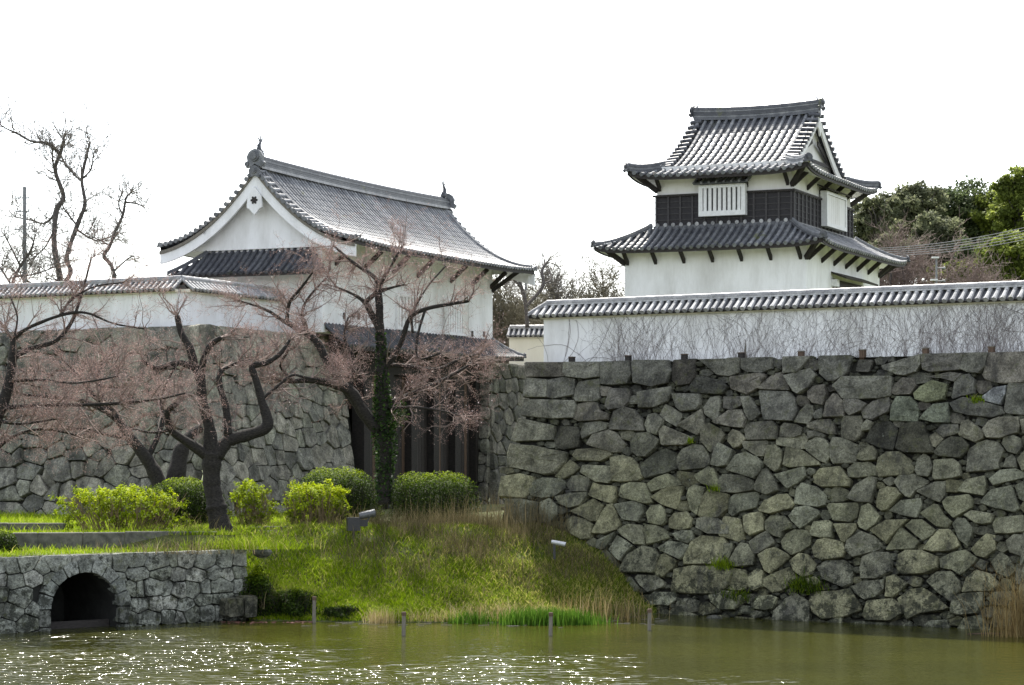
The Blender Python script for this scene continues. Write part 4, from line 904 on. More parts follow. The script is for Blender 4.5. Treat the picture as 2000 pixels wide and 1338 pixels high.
# ---------------------------------------------------------------- the gatehouse
def build_gate():
    root = thing('gatehouse', 'long white gate building with sweeping grey tiled gable roof and white bargeboards', 'gatehouse', (GC.x, GC.y, 0), ANG)
    B = Bld(GC, root); w, Ly = 4.9, 14.81; ox, oy = 1.7, .62
    zw0, ze, zr = 9.2, 12.12, 14.95; R = w/2 + ox; L = Ly + 2*oy
    pr = lambda r: (zr-ze) * (.22*(r/R) + .78*(r/R)**2)
    mb = MB(); mb.box(-w, 0, 0, Ly, zw0 - .25, ze + .35); wall = mb.obj('upper_wall', M['plaster'], root)
    # plaster coved eaves wall: gable fields
    m = 16
    prof = [(ox - R*i/m*1.0, ze + pr(R*i/m)) for i in range(m+1)]; prof = prof + [(-w - x, z) for x, z in prof[-2::-1]]
    fld = [(x, z - .10) for x, z in prof if -w - .9 < x < .9]
    for y, s in ((.0, -1), (Ly, 1)):
        mb = MB(); mb.prism([(fld[0][0], ze - .05)] + fld + [(fld[-1][0], ze - .05)], (0, y - (.12 if s < 0 else -.0), 0), (1,0,0), (0,0,1), (0,1,0), .12); gw = mb.obj('gable_wall', M['plaster'], root)
        yb = y + s*(oy - .10)
        for side in (0, 1):
            P = prof[:m+1] if side == 0 else prof[m:]
            lo = [(x, z - .07) for x, z in P]; q = len(P)
            wid = lambda i: .44 + .16*abs((i if side == 0 else q-1-i)/(q-1) - 0)**2
            lo += [(x*(1.0), z - .07 - wid(i)) for i, (x, z) in list(enumerate(P))[::-1]]
            mb = MB(); mb.prism(lo, (0, yb - (.1 if s < 0 else 0), 0), (1,0,0), (0,0,1), (0,1,0), .1); bb = mb.obj('bargeboard', M['plaster'], gw)
            lo2 = [(x, z - .03) for x, z in P] + [(x, z - .15) for x, z in P[::-1]]
            mb = MB(); mb.prism(lo2, (0, yb - (.16 if s < 0 else -.05), 0), (1,0,0), (0,0,1), (0,1,0), .11); mb.obj('verge_board', M['wood_grey'], bb)
        xm = -w/2; f = Vector((0, s, 0)); yp = yb + s*.10
        mb = MB(); pend = [(x*.8, y*.85) for x, y in [(-.34,.40), (-.40,.02), (-.40,-.10), (-.26,-.16), (-.13,-.30), (0,-.42), (.13,-.30), (.26,-.16), (.40,-.10), (.40,.02), (.34,.40), (0,.80)]]
        mb.prism(pend, (xm, yp + s*.005, zr - 1.32), (1,0,0), (0,0,1), (0,s,0), .09); pd = mb.obj('gable_pendant', M['plaster'], gw)
        mb = MB(); mb.prism([(.10*math.cos(a), .10*math.sin(a)) for a in np.arange(6)*math.pi/3 + .52], (xm, yp + s*.096, zr - 1.14), (1,0,0), (0,0,1), (0,s,0), .02)
        for a in np.arange(6)*math.pi/3: disc(mb, (xm + .11*math.cos(a), yp + s*.096, zr - 1.14 + .11*math.sin(a)), (0,s,0), .045, .02, 8)
        mb.obj('six_leaf_boss', M['wood'], pd)
        if s < 0:
            mb = MB(); mb.beam((-w + .25, -.02, ze + .62), (-w + .25, -oy, ze + .62), .14, .18); mb.obj('purlin_end', M['plaster'], gw)
    # main slopes
    lf = lambda a, r: .13 * (abs(a/L - .5)*2)**4 * max(0, 1 - r/2.6)
    r_roof, ptr = tile_slope(root, (ox, -oy, ze), (0,1,0), (-1,0,0), L, R, pr, None, lf, sp=.265, rad=.068, over=ox, under=.16, name='front_roof', mats=('tile_gate', 'pan'))
    tile_slope(root, (-w - ox, Ly + oy, ze), (0,-1,0), (1,0,0), L, R, pr, None, lf, sp=.265, rows=False, over=ox, under=.16, name='rear_roof')
    for s, y in ((-1, -oy), (1, Ly + oy)):
        for side in (0, 1):
            k = 19
            for i in range(k):
                r = R*(i + .4)/k; x = ox - r if side == 0 else -w - ox + r; z = ze + pr(r) + (.13*max(0, 1 - r/2.6)) + .05
                mb = MB(); mb.tube([(x, y - s*.36, z + .05), (x, y + s*.10, z + .01)], [.085, .09], 8); mb.obj('verge_tile', M['tile'], r_roof)
        mb = MB(); mb.tube([Vector((ox - R*i/18, y - s*.42, ze + pr(R*i/18) + .13*max(0, 1 - R*i/18/2.6) + .13)) for i in range(19)], .075, 8); mb.obj('verge_roll', M['tile'], r_roof)
        for side in (0, 1):
            p = Vector((ox + .02 if side == 0 else -w - ox - .02, y, ze + .2)); onigawara(r_roof, p, (1 if side == 0 else -1, 0, 0), .32, 'tile')
    rp = [Vector((-w/2, -oy + .1 + (L-.2)*i/12, zr - .05 + .10*(abs(i-6)/6)**2)) for i in range(13)]
    r_, h_ = ridge(root, rp, Vector((1,0,0)), [(.44,.10), (.36,.09), (.34,.08), (.36,.08), (.32,.08)], ['tile_pale', 'tile', 'pan', 'tile', 'pan'], .08, name='main_ridge')
    for p, s in ((rp[0], -1), (rp[-1], 1)):
        onigawara(r_, p + Vector((0, s*.04, .32)), (0, s, 0), 1.05, 'tile'); onigawara(r_, p + Vector((0, s*.14, -.16)), (0, s, 0), .7, 'tile')
        shachi(r_, p + Vector((0, -s*.22, h_ + .02)), (0, -s, 0), .92)
    # skirt roof across the gable end
    zs0, zs1 = 11.10, 12.02; so = 1.15
    ps = lambda r: (zs1-zs0) * (.75*(r/so) + .25*(r/so)**2)
    sk, pts_ = tile_slope(root, (-5.95, -so, zs0), (1,0,0), (0,1,0), 6.7, so, ps, lambda a: min(so, a + .02, 6.75 - a), None, sp=.27, rad=.07, over=so, name='skirt_roof', mats=('pan','pan'))  # dark rolls as well: shade of the gable above put into the tile colour
    pts = [pts_(r, r, .03) for r in np.linspace(so, 0, 6)]; ridge(root, pts, Vector((.7071,-.7071,0)), [(.24,.08)], ['pan'], .06, name='hip_ridge')
    # pent roof above the doors
    zp0, zp1 = 8.42, 9.24; po = 1.05; Lp = Ly + .75
    pp = lambda r: (zp1-zp0) * (.7*(r/po) + .3*(r/po)**2)
    pe, ptp = tile_slope(root, (po, .2, zp0), (0,1,0), (-1,0,0), Lp, po, pp, lambda a: min(po, Lp - a + .02), lambda a, r: .1*max(0, a/Lp - .8)*5*(1 - r/po), sp=.27, rad=.07, over=po, name='pent_roof', mats=('pan','pan'), soffit='wood')
    pts = [ptp(Lp - r, r, .03) for r in np.linspace(po, 0, 6)]; rr_, _h = ridge(root, pts, Vector((-.7071,.7071,0)), [(.24,.08)], ['tile'], .06, name='hip_ridge'); onigawara(rr_, pts[-1] + Vector((0,0,.08)), (.7071,.7071,0), .35, 'pan')
    # barred windows of the long side
    for p0, p1 in ((776, 816), (868, 913)):
        y0, y1 = B.y_at(p0, .02), B.y_at(p1, .02); z0, z1 = 9.42, 10.62
        mb = MB(); mb.box(.003, .02, y0, y1, z0, z1); win = mb.obj('window', M['wood_grey'], root)
        mb = MB(); mb.box(.004, .09, y0-.1, y1+.1, z1, z1+.1); mb.box(.004, .09, y0-.1, y1+.1, z0-.1, z0); mb.box(.0045, .088, y0-.1, y0, z0+.001, z1-.001); mb.box(.0045, .088, y1, y1+.1, z0+.001, z1-.001); mb.obj('window_frame', M['plaster'], win)
        n = 6 if p0 == 776 else 7; ye = y0 + (y1-y0)*(.98 if p0 == 776 else .72)
        for i in range(n):
            y = y0 + (ye-y0)*(i+.5)/n; mb = MB(); mb.box(.021, .085, y-.078, y+.078, z0+.002, z1-.002); mb.obj('window_bar', M['plaster'], win)
        if p0 == 868:
            mb = MB(); mb.box(.021, .07, ye+.04, y1-.003, z0+.003, z1-.003); mb.obj('shutter', M['plaster_old'], win)
    for px, py in ((923, 652), (946, 653), (673, 617), (701, 618)):
        y = B.y_at(px, .02); z = B.z_at(py, .02, y); mb = MB(); mb.box(.003, .02, y-.09, y+.09, z-.12, z+.12); mb.obj('loophole', M['wood'], root)
    ys = [B.y_at(px, .0) for px in (815, 880, 922, 958)]
    braces(B, root, [(0, y) for y in [1.0, 3.3, 5.6] + ys], (1,0), .72, ze - .62, ze + .02, .12, .16)
    braces(B, root, [(0, Ly - .05)], (.96,.28), 1.2, ze - .75, ze + .12, .13, .17)
    # gateway: posts, lintel, plank doors
    y0, y1 = 3.1, 13.7; zf = GZ - .05
    mb = MB(); mb.box(-.55, .0, y0 - 1.6, y1 + .4, 7.55, zw0 - .26); lint = mb.obj('lintel', M['wood_gate'], root)
    n = 6
    for i in range(n):
        y = y0 + .35 + (y1 - y0 - .7)*i/(n-1); mb = MB(); mb.box(-.5, .02, y-.24, y+.24, zf, 7.549); mb.obj('gate_post', M['wood_gate'], root)
    for i in range(n-1):
        a = y0 + .35 + (y1-y0-.7)*i/(n-1) + .25; b = y0 + .35 + (y1-y0-.7)*(i+1)/(n-1) - .25
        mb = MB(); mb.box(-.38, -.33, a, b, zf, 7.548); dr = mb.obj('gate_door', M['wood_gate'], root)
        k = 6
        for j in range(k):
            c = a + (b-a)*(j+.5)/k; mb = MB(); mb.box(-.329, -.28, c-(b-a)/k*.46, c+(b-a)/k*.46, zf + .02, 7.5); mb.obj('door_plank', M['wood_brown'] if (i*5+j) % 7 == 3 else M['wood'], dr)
    mb = MB(); mb.box(-4.6, -.56, y0 - 1.0, y0 - .2, zf, 8.9); mb.obj('side_jamb', M['wood_gate'], root)
    mb = MB(); mb.box(-4.4, -.56, y0 - .1, y1 + .3, 7.6, 7.75); mb.obj('ceiling_boards', M['wood'], root)
    mb = MB(); mb.box(-4.6, -4.4, y0 - .1, y1 + .3, zf, 7.8); mb.obj('rear_screen', M['wood'], root)
    # downpipe beam at the far eave corner
    mb = MB(); mb.box(ox - .32, ox - .22, Ly + oy - .15, Ly + oy - .05, ze - .45, ze - .12); mb.obj('eave_end_board', M['plaster'], root)
    return root
build_gate()

# ---------------------------------------------------------------- tile-capped plaster walls
def dobei(label, p0, p1, zb, ze, half=.42, pitch=.40, wall_t=.40, hip0=False, hip1=False, sp=.235, mat='plaster', stub=0, courses=3, wall_end0=0.0, name='plaster_wall'):
    p0, p1 = Vector((*p0, 0)), Vector((*p1, 0)); L = (p1-p0).length; ang = math.atan2(p1.y-p0.y, p1.x-p0.x)
    w = thing(name, label, 'wall', (p0.x, p0.y, 0), ang, 'tile-capped plaster walls')
    mb = MB(); mb.box(wall_end0, L, -wall_t/2, wall_t/2, zb, ze + .05); mb.obj('wall_body', M[mat], w)
    mb = MB(); mb.box(wall_end0 - .06, L, -half + .10, half - .10, ze - .06, ze + .051); mb.obj('eave_moulding', M['plaster_cream'], w)
    pf = lambda r: .36 * (r/half)
    rm = lambda a: max(0.0, min(half, (a + .02 if hip0 else 9), (L - a + .02 if hip1 else 9)))
    a, pt = tile_slope(w, (0, -half, ze + .02), (1,0,0), (0,1,0), L, half, pf, rm, None, sp=sp, rad=.068, course=.24, over=half*.7, under=.07, mats=('tile_pale', 'pan'), name='tile_cap', soffit='plaster_cream')
    tile_slope(w, (L, half, ze + .02), (-1,0,0), (0,-1,0), L, half, pf, lambda a: rm(L - a), None, sp=sp, rows=False, over=half*.7, under=.07, name='tile_cap')
    if hip0:
        tile_slope(w, (0, half, ze + .02), (0,-1,0), (1,0,0), 2*half, half, pf, lambda a: max(0, min(a, 2*half - a)), None, sp=sp, rad=.068, course=.24, over=half*.6, under=.07, name='end_cap', mats=('tile_pale', 'pan'))
        pts = [pt(r, r, .02) for r in (half, half*.66, half*.33, 0)]; ridge(w, pts, Vector((.7071,-.7071,0)), [(.16,.06)], ['tile_pale'], .05, name='hip_ridge')
    r0 = half if hip0 else 0; r1 = L - half if hip1 else L
    ridge(w, [Vector((r0 + (r1-r0)*i/8, 0, ze + .36)) for i in range(9)], Vector((0,1,0)), [(.30,.055), (.26,.05)][:max(1, courses-1)], ['tile_pale', 'tile_pale'], .062, name='ridge')
    return w
def on_terrace(px, back):
    """point on the right terrace: photograph column px, metres behind the wall's top edge"""
    c = (RW_P + RW_B*(1.45 + back)).dot(RW_B); dx = (px-1000)/F; D = c / (dx*RW_B.x + RW_B.y); return Vector((dx*D, D, 0))
pa, pb = on_terrace(1046, .75), on_terrace(2000, .75); pb = pa + RW_D * ((pb-pa).length + 5)
dobei('long white vine-covered plaster wall with tiled cap above the right stone wall', (pa.x, pa.y), (pb.x, pb.y), RW_TOP - .1, 8.70, hip0=True, mat='plaster', wall_end0=.42)
VW = bpy.data.objects['plaster_wall']
t0 = (on_terrace(1455, .55) - pa).dot(RW_D); mb = MB()
mb.prism([(-.07,0), (.05,0), (.06,.12), (.045,.30), (.02,.62), (-.005,.40), (-.03,.22)], (t0, -.2035, RW_TOP - .04), (1,0,0), (0,0,1), (0,-1,0), .006); mb.obj('peeled_patch', M['wood_grey'], VW)
q0 = W(996, 700, 101.0); dobei('short cream wall with tiled cap between gatehouse and long vine wall', (q0.x, q0.y), (q0.x + 4.5, q0.y - .9), 7.6, 9.66, mat='plaster_cream', hip0=False)  # cream tone puts the light falling on this wall into its plaster colour
kc = Vector((-11.36, 77.5, 0)); la = kc + LD*16.5
dobei('white wall with tiled cap along the left bastion running out of frame', (la.x, la.y), (kc.x, kc.y), BZ1 - .1, 10.12, half=.46, mat='plaster')
kb = kc + UY*6.2
dobei('short white tile-capped wall from the bastion corner to the gatehouse', (kc.x, kc.y), (kb.x, kb.y), BZ1 - .1, 10.12, half=.46, mat='plaster')

# ---------------------------------------------------------------- vegetation helpers
def unit(v): return v / (np.linalg.norm(v, axis=-1, keepdims=True) + 1e-9)
def segs_mesh(name, P0, P1, R0, R1, mat, parent, n=3):
    """thin prisms for many twig segments at once"""
    P0, P1, R0, R1 = map(np.asarray, (P0, P1, R0, R1)); t = unit(P1 - P0)
    ref = np.where(np.abs(t[:, 2:3]) < .9, np.array([[0, 0, 1.0]]), np.array([[1.0, 0, 0]])); a = unit(np.cross(t, ref)); b = np.cross(t, a)
    V = []
    for P, R in ((P0, R0), (P1, R1)):
        for j in range(n):
            w = 2*math.pi*j/n; V.append(P + (a*math.cos(w) + b*math.sin(w))*R[:, None])
    V = np.stack(V, 1).reshape(-1, 3); m = len(P0); base = np.arange(m)[:, None]*(2*n)
    Fc = np.concatenate([base + np.array([[j, (j+1) % n, n+(j+1) % n, n+j]]) for j in range(n)], 0)
    return npmesh(name, V, Fc, mat, parent)
def leaves_mesh(name, C, size, mat, parent, rng, tint, asp=.55, nrm=None, jitter=1.0):
    """one bent quad per leaf: two triangles folded a little along the midrib"""
    m = len(C); C = np.asarray(C); size = np.broadcast_to(np.asarray(size, dtype=float), (m,))
    n = unit(rng.normal(size=(m, 3))) if nrm is None else unit(np.asarray(nrm) + rng.normal(size=(m, 3))*jitter)
    a = unit(np.cross(n, unit(rng.normal(size=(m, 3))))); b = np.cross(n, a)
    s = size[:, None]
    V = np.stack([C - a*s*.5, C + b*s*asp*.5 - n*s*.10, C + a*s*.5, C - b*s*asp*.5 - n*s*.10], 1).reshape(-1, 3)
    base = np.arange(m)[:, None]*4; Fc = np.concatenate([base + [[0, 1, 2]], base + [[0, 2, 3]]], 0)
    return npmesh(name, V, Fc, mat, parent, attr=np.repeat(tint, 4))
def blades_mesh(name, C, H, Wd, lean, mat, parent, rng, tint):
    """grass blades, three-point bent strips"""
    m = len(C); C = np.asarray(C); th = rng.uniform(0, 2*math.pi, m); d = np.stack([np.cos(th), np.sin(th), np.zeros(m)], 1)
    ph = rng.uniform(0, 2*math.pi, m); l = np.stack([np.cos(ph), np.sin(ph), np.zeros(m)], 1) * (lean*H)[:, None]
    up = np.array([[0, 0, 1.0]]); w = Wd[:, None]; h = H[:, None]
    V = np.stack([C - d*w/2, C + d*w/2, C + up*h*.55 + l*.3 - d*w*.36, C + up*h*.55 + l*.3 + d*w*.36, C + up*h + l], 1).reshape(-1, 3)
    base = np.arange(m)[:, None]*5; Fc = np.concatenate([base + [[0, 1, 3]], base + [[0, 3, 2]], base + [[2, 3, 4]]], 0)
    return npmesh(name, V, Fc, mat, parent, attr=np.repeat(tint, 5))
def smooth_path(P, R, k=4):
    P = [np.array(p, float) for p in P]; out = []; rr = []
    for i in range(len(P)-1):
        p0, p1, p2, p3 = P[max(i-1, 0)], P[i], P[i+1], P[min(i+2, len(P)-1)]
        for j in range(k):
            t = j/k; out.append(.5*((2*p1) + (-p0+p2)*t + (2*p0-5*p1+4*p2-p3)*t*t + (-p0+3*p1-3*p2+p3)*t**3)); rr.append(R[i]*(1-t) + R[i+1]*t)
    out.append(P[-1]); rr.append(R[-1]); return out, rr

def grow_twigs(starts, rng, levels, lens, counts, r0, up=.15, droop=0.0, wander=.35, spread=1.0, flat=1.0):
    """starts: list of (point, direction, radius). returns segment arrays and tip points"""
    P0, P1, R0, R1, pts = [], [], [], [], []
    cur = [(np.array(p, float), np.array(d, float), r) for p, d, r in starts]
    for lv in range(levels):
        nxt = []
        for p, d, r in cur:
            L = lens[lv]*rng.uniform(.45, 1.25); m = 4 if lv < levels-1 else 3; q = p.copy(); dd = d.copy(); ra = r
            for j in range(m):
                dd = dd + rng.normal(size=3)*wander*np.array([1, flat, 1]); dd[2] += up - droop*j; dd /= np.linalg.norm(dd) + 1e-9
                e = q + dd*L/m; rb = max(r*(1 - .75*(j+1)/m), r0*.45); P0.append(q); P1.append(e); R0.append(ra); R1.append(rb)
                pts.append((e, lv))
                if lv < levels-1:
                    for _ in range(rng.poisson(counts[lv]/m)):
                        s = rng.normal(size=3)*np.array([1, flat, .8]); s -= dd*(s @ dd); s /= np.linalg.norm(s) + 1e-9
                        nxt.append((q + (e-q)*rng.uniform(), unit(dd*.75 + s*spread), max(rb*.7, r0)))
                q = e; ra = rb
        cur = nxt
    return P0, P1, R0, R1, pts

def limb_tree(name, label, D, limbs, twig, seed, base_z=None, bark='bark', twigmat='twig', buds=True, cat='tree', tw=dict(), blossom=.0, n_twig=1.0, budsize=.024, group=None):
    """limbs: (px, py, r_px) points off the photograph, each limb with an end offset in depth"""
    g = np.random.default_rng(seed); nodes = []
    first = limbs[0][1][0]; b = W(first[0], first[1], D); root = thing(name, label, cat, b, 0, group)
    off = np.array(b); starts = []
    for li, (dd, pts) in enumerate(limbs):
        d0 = 0.0
        if nodes:
            k = min(range(len(nodes)), key=lambda i: (nodes[i][0]-pts[0][0])**2 + (nodes[i][1]-pts[0][1])**2); d0 = nodes[k][2]
        n = len(pts); P = []; R = []
        for i, (px, py, r) in enumerate(pts):
            de = d0 + dd*(i/(n-1)); P.append(np.array(W(px, py, D + de))); R.append(r/F*(D+de)*(.72 if bark == 'bark_grey' else .88)); nodes.append((px, py, de))
        sp, sr = smooth_path(P, R, 5)
        sr = [r*(1 + g.normal()*.06) for r in sr]; mb = MB(); mb.tube([p - off for p in sp], sr, 10 if pts[0][2] > 6 else 7)
        o = mb.obj('trunk' if li == 0 else 'limb', M[bark], root, smooth=True, fix=False)
        for i in range(1, len(sp)):
            if sr[i] > .16: continue
            d = unit(sp[i] - sp[i-1]); L = np.linalg.norm(sp[i]-sp[i-1])
            cnt = g.poisson(max(.0, twig*L*n_twig*(1.4 if sr[i] < .07 else .5)))
            if i == len(sp)-1: cnt += 4
            for _ in range(cnt):
                s = g.normal(size=3); s -= d*(s @ d); s = unit(s); s[2] += .25
                starts.append((sp[i], unit(d*.6 + s), min(.028, sr[i]*.6)))
    a = dict(levels=3, lens=[1.25, .62, .32], counts=[6.2, 4.2, 0], r0=.0040, up=.06, wander=.28, spread=.95); a.update(tw)
    P0, P1, R0, R1, pts = grow_twigs(starts, g, **a)
    if P0:
        c = segs_mesh('crown', np.array(P0)-off, np.array(P1)-off, np.array(R0), np.array(R1), M[twigmat], root)
        if buds:
            tips = np.array([p for p, lv in pts if lv >= 1]) - off; rep = 2
            C = np.repeat(tips, rep, 0) + g.normal(size=(len(tips)*rep, 3))*.035
            t = np.clip(g.normal(.45, .22, len(C)), 0, .95)
            t[g.random(len(C)) < blossom] = 1.0; sz = np.where(t >= 1, budsize*1.9, budsize)*g.uniform(.7, 1.3, len(C))
            leaves_mesh('buds', C, sz, M['bud'], root, g, t, asp=.7)['kind'] = 'stuff'
    return root, starts

# ---------------------------------------------------------------- cherry trees on the bank
limb_tree('cherry_tree', 'pruned cherry tree with thick dark trunk standing at the end of the kerb', 65.2, [
    (0.2, [(436,1048,28),(426,1012,24),(422,988,22),(418,968,20),(414,950,19),(413,915,20),(415,885,23)]),
    (.9, [(420,890,19),(445,862,15),(482,850,14),(522,832,13),(512,785,9),(500,742,8),(493,716,8),(522,708,6),(548,690,5),(566,664,3)]),
    (.4, [(413,890,18),(409,835,13),(396,785,11),(392,742,11),(380,714,10),(371,680,9),(354,650,8),(346,617,6)]),
    (-.5, [(393,738,9),(398,702,8),(412,674,7),(432,659,5)]),
    (-.8, [(380,718,8),(346,709,7),(305,719,6),(278,703,4)]),
    (-.7, [(404,888,15),(370,866,11),(336,842,9),(326,816,8),(330,800,7),(346,788,6)]),
    (.6, [(446,850,10),(441,795,8),(428,748,7),(432,722,6)]),
    (.6, [(514,778,4),(545,752,4),(570,733,3),(600,738,3),(640,745,2)]),
    (.4, [(436,722,4),(470,706,3),(505,704,3)]), (-.6, [(340,838,4),(300,845,3),(260,838,2)]), (-.5, [(345,712,3),(320,760,2),(318,800,2)]),
    ], 2.6, 3, tw=dict(flat=.8))
limb_tree('cherry_tree', 'twin-trunk cherry tree leaning left behind the clipped hedge', 70.5, [
    (0, [(325,985,20),(308,935,17),(287,897,14),(256,856,12),(232,822,10),(205,790,8),(180,770,6)]),
    (1.0, [(328,975,20),(345,925,20),(354,880,17),(372,850,12),(392,836,9)]),
    (-.8, [(232,822,8),(200,800,6),(150,780,5),(90,775,4),(40,770,3)]), (.8, [(287,897,8),(305,860,6),(318,820,5),(312,780,4)]),
    (.9, [(205,790,6),(190,740,4),(205,700,3)]), (-.7, [(256,856,6),(215,850,4),(160,838,3),(110,842,2)]), (.5, [(180,770,5),(150,730,3),(120,700,2)])], 3.6, 7)
_ivy_tree, _ = limb_tree('cherry_tree', 'tall cherry tree with ivy-clad trunk in front of the gatehouse', 69.0, [
    (.0, [(752,985,15),(750,940,15),(754,890,15),(748,820,15),(746,760,14),(746,700,12),(742,640,10),(741,600,9),(739,568,8)]),
    (-.9, [(738,842,15),(706,800,14),(684,764,13),(650,750,10),(602,742,7),(566,745,5),(530,738,3)]),
    (.6, [(706,800,12),(676,762,9),(642,712,9),(622,672,9),(604,655,8),(572,636,7),(546,622,5),(520,605,3),(470,588,2)]),
    (.5, [(740,642,8),(722,606,7),(712,590,6),(690,575,3),(655,560,2)]), (-.6, [(714,590,5),(736,572,5),(764,562,3),(790,556,2)]),
    (.7, [(739,572,7),(735,545,5),(700,520,4),(670,496,3),(652,480,2)]), (-.5, [(738,562,5),(758,530,3),(775,500,3),(786,482,2)]),
    (-.9, [(750,724,7),(782,672,6),(800,622,5),(830,604,5),(878,594,4),(916,588,3)]), (.8, [(752,712,6),(800,716,5),(852,722,4),(898,702,3),(940,690,2)]),
    (.9, [(750,792,6),(806,768,5),(862,744,4),(925,708,2)]), (-1.0, [(748,800,5),(800,795,3),(860,802,2),(900,812,2)]),
    (-.8, [(560,630,5),(566,590,4),(590,560,3),(612,530,2)]), (.4, [(606,655,5),(590,620,4),(600,585,3),(640,540,2)]), (-.7, [(572,744,4),(548,716,3),(560,690,3),(566,672,2)]),
    (.8, [(806,650,3),(806,612,3),(835,560,2),(870,520,2)]), (.5, [(684,762,5),(690,700,4),(672,660,3),(680,620,2)]), (-.6, [(830,606,3),(815,660,3),(818,700,2),(860,690,2)])],
    3.6, 9, blossom=.012)
limb_tree('cherry_tree', 'near cherry tree reaching in from the left edge of the picture', 60.5, [
    (0, [(-70,1052,22),(-52,980,19),(-34,900,17),(-8,820,15),(10,775,12),(19,740,10),(25,695,10),(26,662,6)]),
    (.8, [(24,698,8),(58,681,7),(108,666,5),(138,632,4),(158,580,3),(178,505,2)]), (-.6, [(26,664,5),(52,642,4),(118,616,4),(168,611,3),(222,632,2),(282,642,2)]),
    (-.4, [(2,796,7),(90,791,4),(190,790,4),(292,782,3),(362,768,2)]), (.6, [(25,664,4),(10,640,3),(-20,610,3)]), (.5, [(118,616,4),(140,585,3),(185,560,2),(240,552,2)]),
    (-.7, [(16,745,5),(80,742,3),(150,748,2),(230,735,2)]), (.5, [(-30,900,6),(20,856,4),(80,838,3),(150,850,2)]), (.4, [(26,664,3),(34,620,2),(20,580,2)]), (-.5, [(-10,820,5),(40,828,3),(110,818,2)])], 2.9, 13)

# ivy round the trunk
def build_ivy():
    g = np.random.default_rng(4); n = 3400; t = g.random(n)**.9; py = 980 - t*330
    px = np.interp(py, [640,700,760,820,890,940,985], [742,746,746,748,754,750,752]); r = np.interp(py, [640,720,790,860,920,985], [8,10,16,22,17,11])
    th = g.uniform(0, 6.283, n); D = 69.0; q = r/F*D*g.uniform(.75, 1.25, n)
    C = np.stack([(px-1000)/F*D + np.cos(th)*q, D + np.sin(th)*q, EYE + (HOR-py)/F*D], 1)
    m = 700; s = g.random(m); px2 = 748 + 42*s + g.normal(size=m)*6; py2 = 850 - 50*s + g.normal(size=m)*12; D2 = D + g.normal(size=m)*.25
    C = np.concatenate([C, np.stack([(px2-1000)/F*D2, D2, EYE + (HOR-py2)/F*D2], 1)]); n += m
    b = W(752, 985, D); o = leaves_mesh('ivy', C - np.array(b), g.uniform(.05, .11, n), M['ivy'], None, g, np.clip(g.normal(.5, .28, n), 0, 1), asp=.8); o.location = b
    tag(o, 'dark green ivy wrapped around the tall cherry trunk', 'ivy')
build_ivy()

# ---------------------------------------------------------------- bare trees behind
limb_tree('bare_tree', 'tall bare tree with forked grey trunk rising behind the left wall', 104.0, [
    (0, [(120,640,10),(117,545,9),(106,480,7),(110,412,7),(124,384,6),(108,332,5),(118,300,5),(125,270,3)]),
    (2, [(119,560,7),(138,532,6),(131,500,6),(154,432,6),(166,398,5),(160,352,4),(169,305,4),(176,278,3)]),
    (-2, [(116,302,4),(96,281,4),(62,276,3),(36,262,3),(14,252,2),(0,243,2)]), (-1, [(125,385,4),(112,350,4),(104,320,3),(102,290,2)]),
    (1.5, [(110,414,4),(88,436,3),(60,430,2),(30,424,2)]), (1.5, [(156,352,3),(140,335,3),(126,318,3),(112,290,2)]), (-1, [(160,350,3),(178,330,2),(182,300,2)]),
    (1, [(110,440,3),(90,480,2),(70,500,2)]), (1, [(150,440,3),(128,412,2),(120,395,2)]), (2, [(152,450,3),(190,470,2),(230,455,2)]), (-2, [(118,545,3),(80,560,3),(40,540,2)])],
    3.4, 21, bark='bark_grey', twigmat='twig_grey', buds=False, tw=dict(levels=3, lens=[1.9,1.0,.5], counts=[4,3,0], r0=.012, up=.12, wander=.35))
limb_tree('bare_tree', 'smaller crooked bare tree between the forked tree and the gatehouse roof', 104.0, [
    (0, [(232,640,6),(222,530,5),(203,502,5),(214,482,5),(226,450,4),(240,420,4),(246,388,3),(256,376,2)]),
    (1, [(240,420,3),(232,400,2),(238,376,2)]), (-1, [(246,395,3),(268,398,2),(280,404,2)]), (1, [(216,480,3),(196,470,2),(180,462,2)]), (1, [(222,530,3),(250,505,2),(262,500,2)])],
    3.6, 22, bark='bark_grey', twigmat='twig_grey', buds=False, tw=dict(levels=3, lens=[1.5,.8,.4], counts=[4,3,0], r0=.009, up=.12, wander=.35))
limb_tree('bare_tree', 'low bare tree at the left edge beside the utility pole', 100.0, [
    (0, [(30,640,7),(24,560,5),(40,520,4),(60,490,3),(66,470,2)]), (1, [(24,560,3),(5,530,3),(-15,500,2)]), (1, [(30,540,3),(70,535,2),(110,520,2)]), (-1, [(40,520,3),(20,480,2),(10,460,2)])],
    4.2, 24, bark='bark_grey', twigmat='twig_grey', buds=False, tw=dict(levels=3, lens=[1.6,.8,.4], counts=[5,3,0], r0=.009, up=.10, wander=.35))
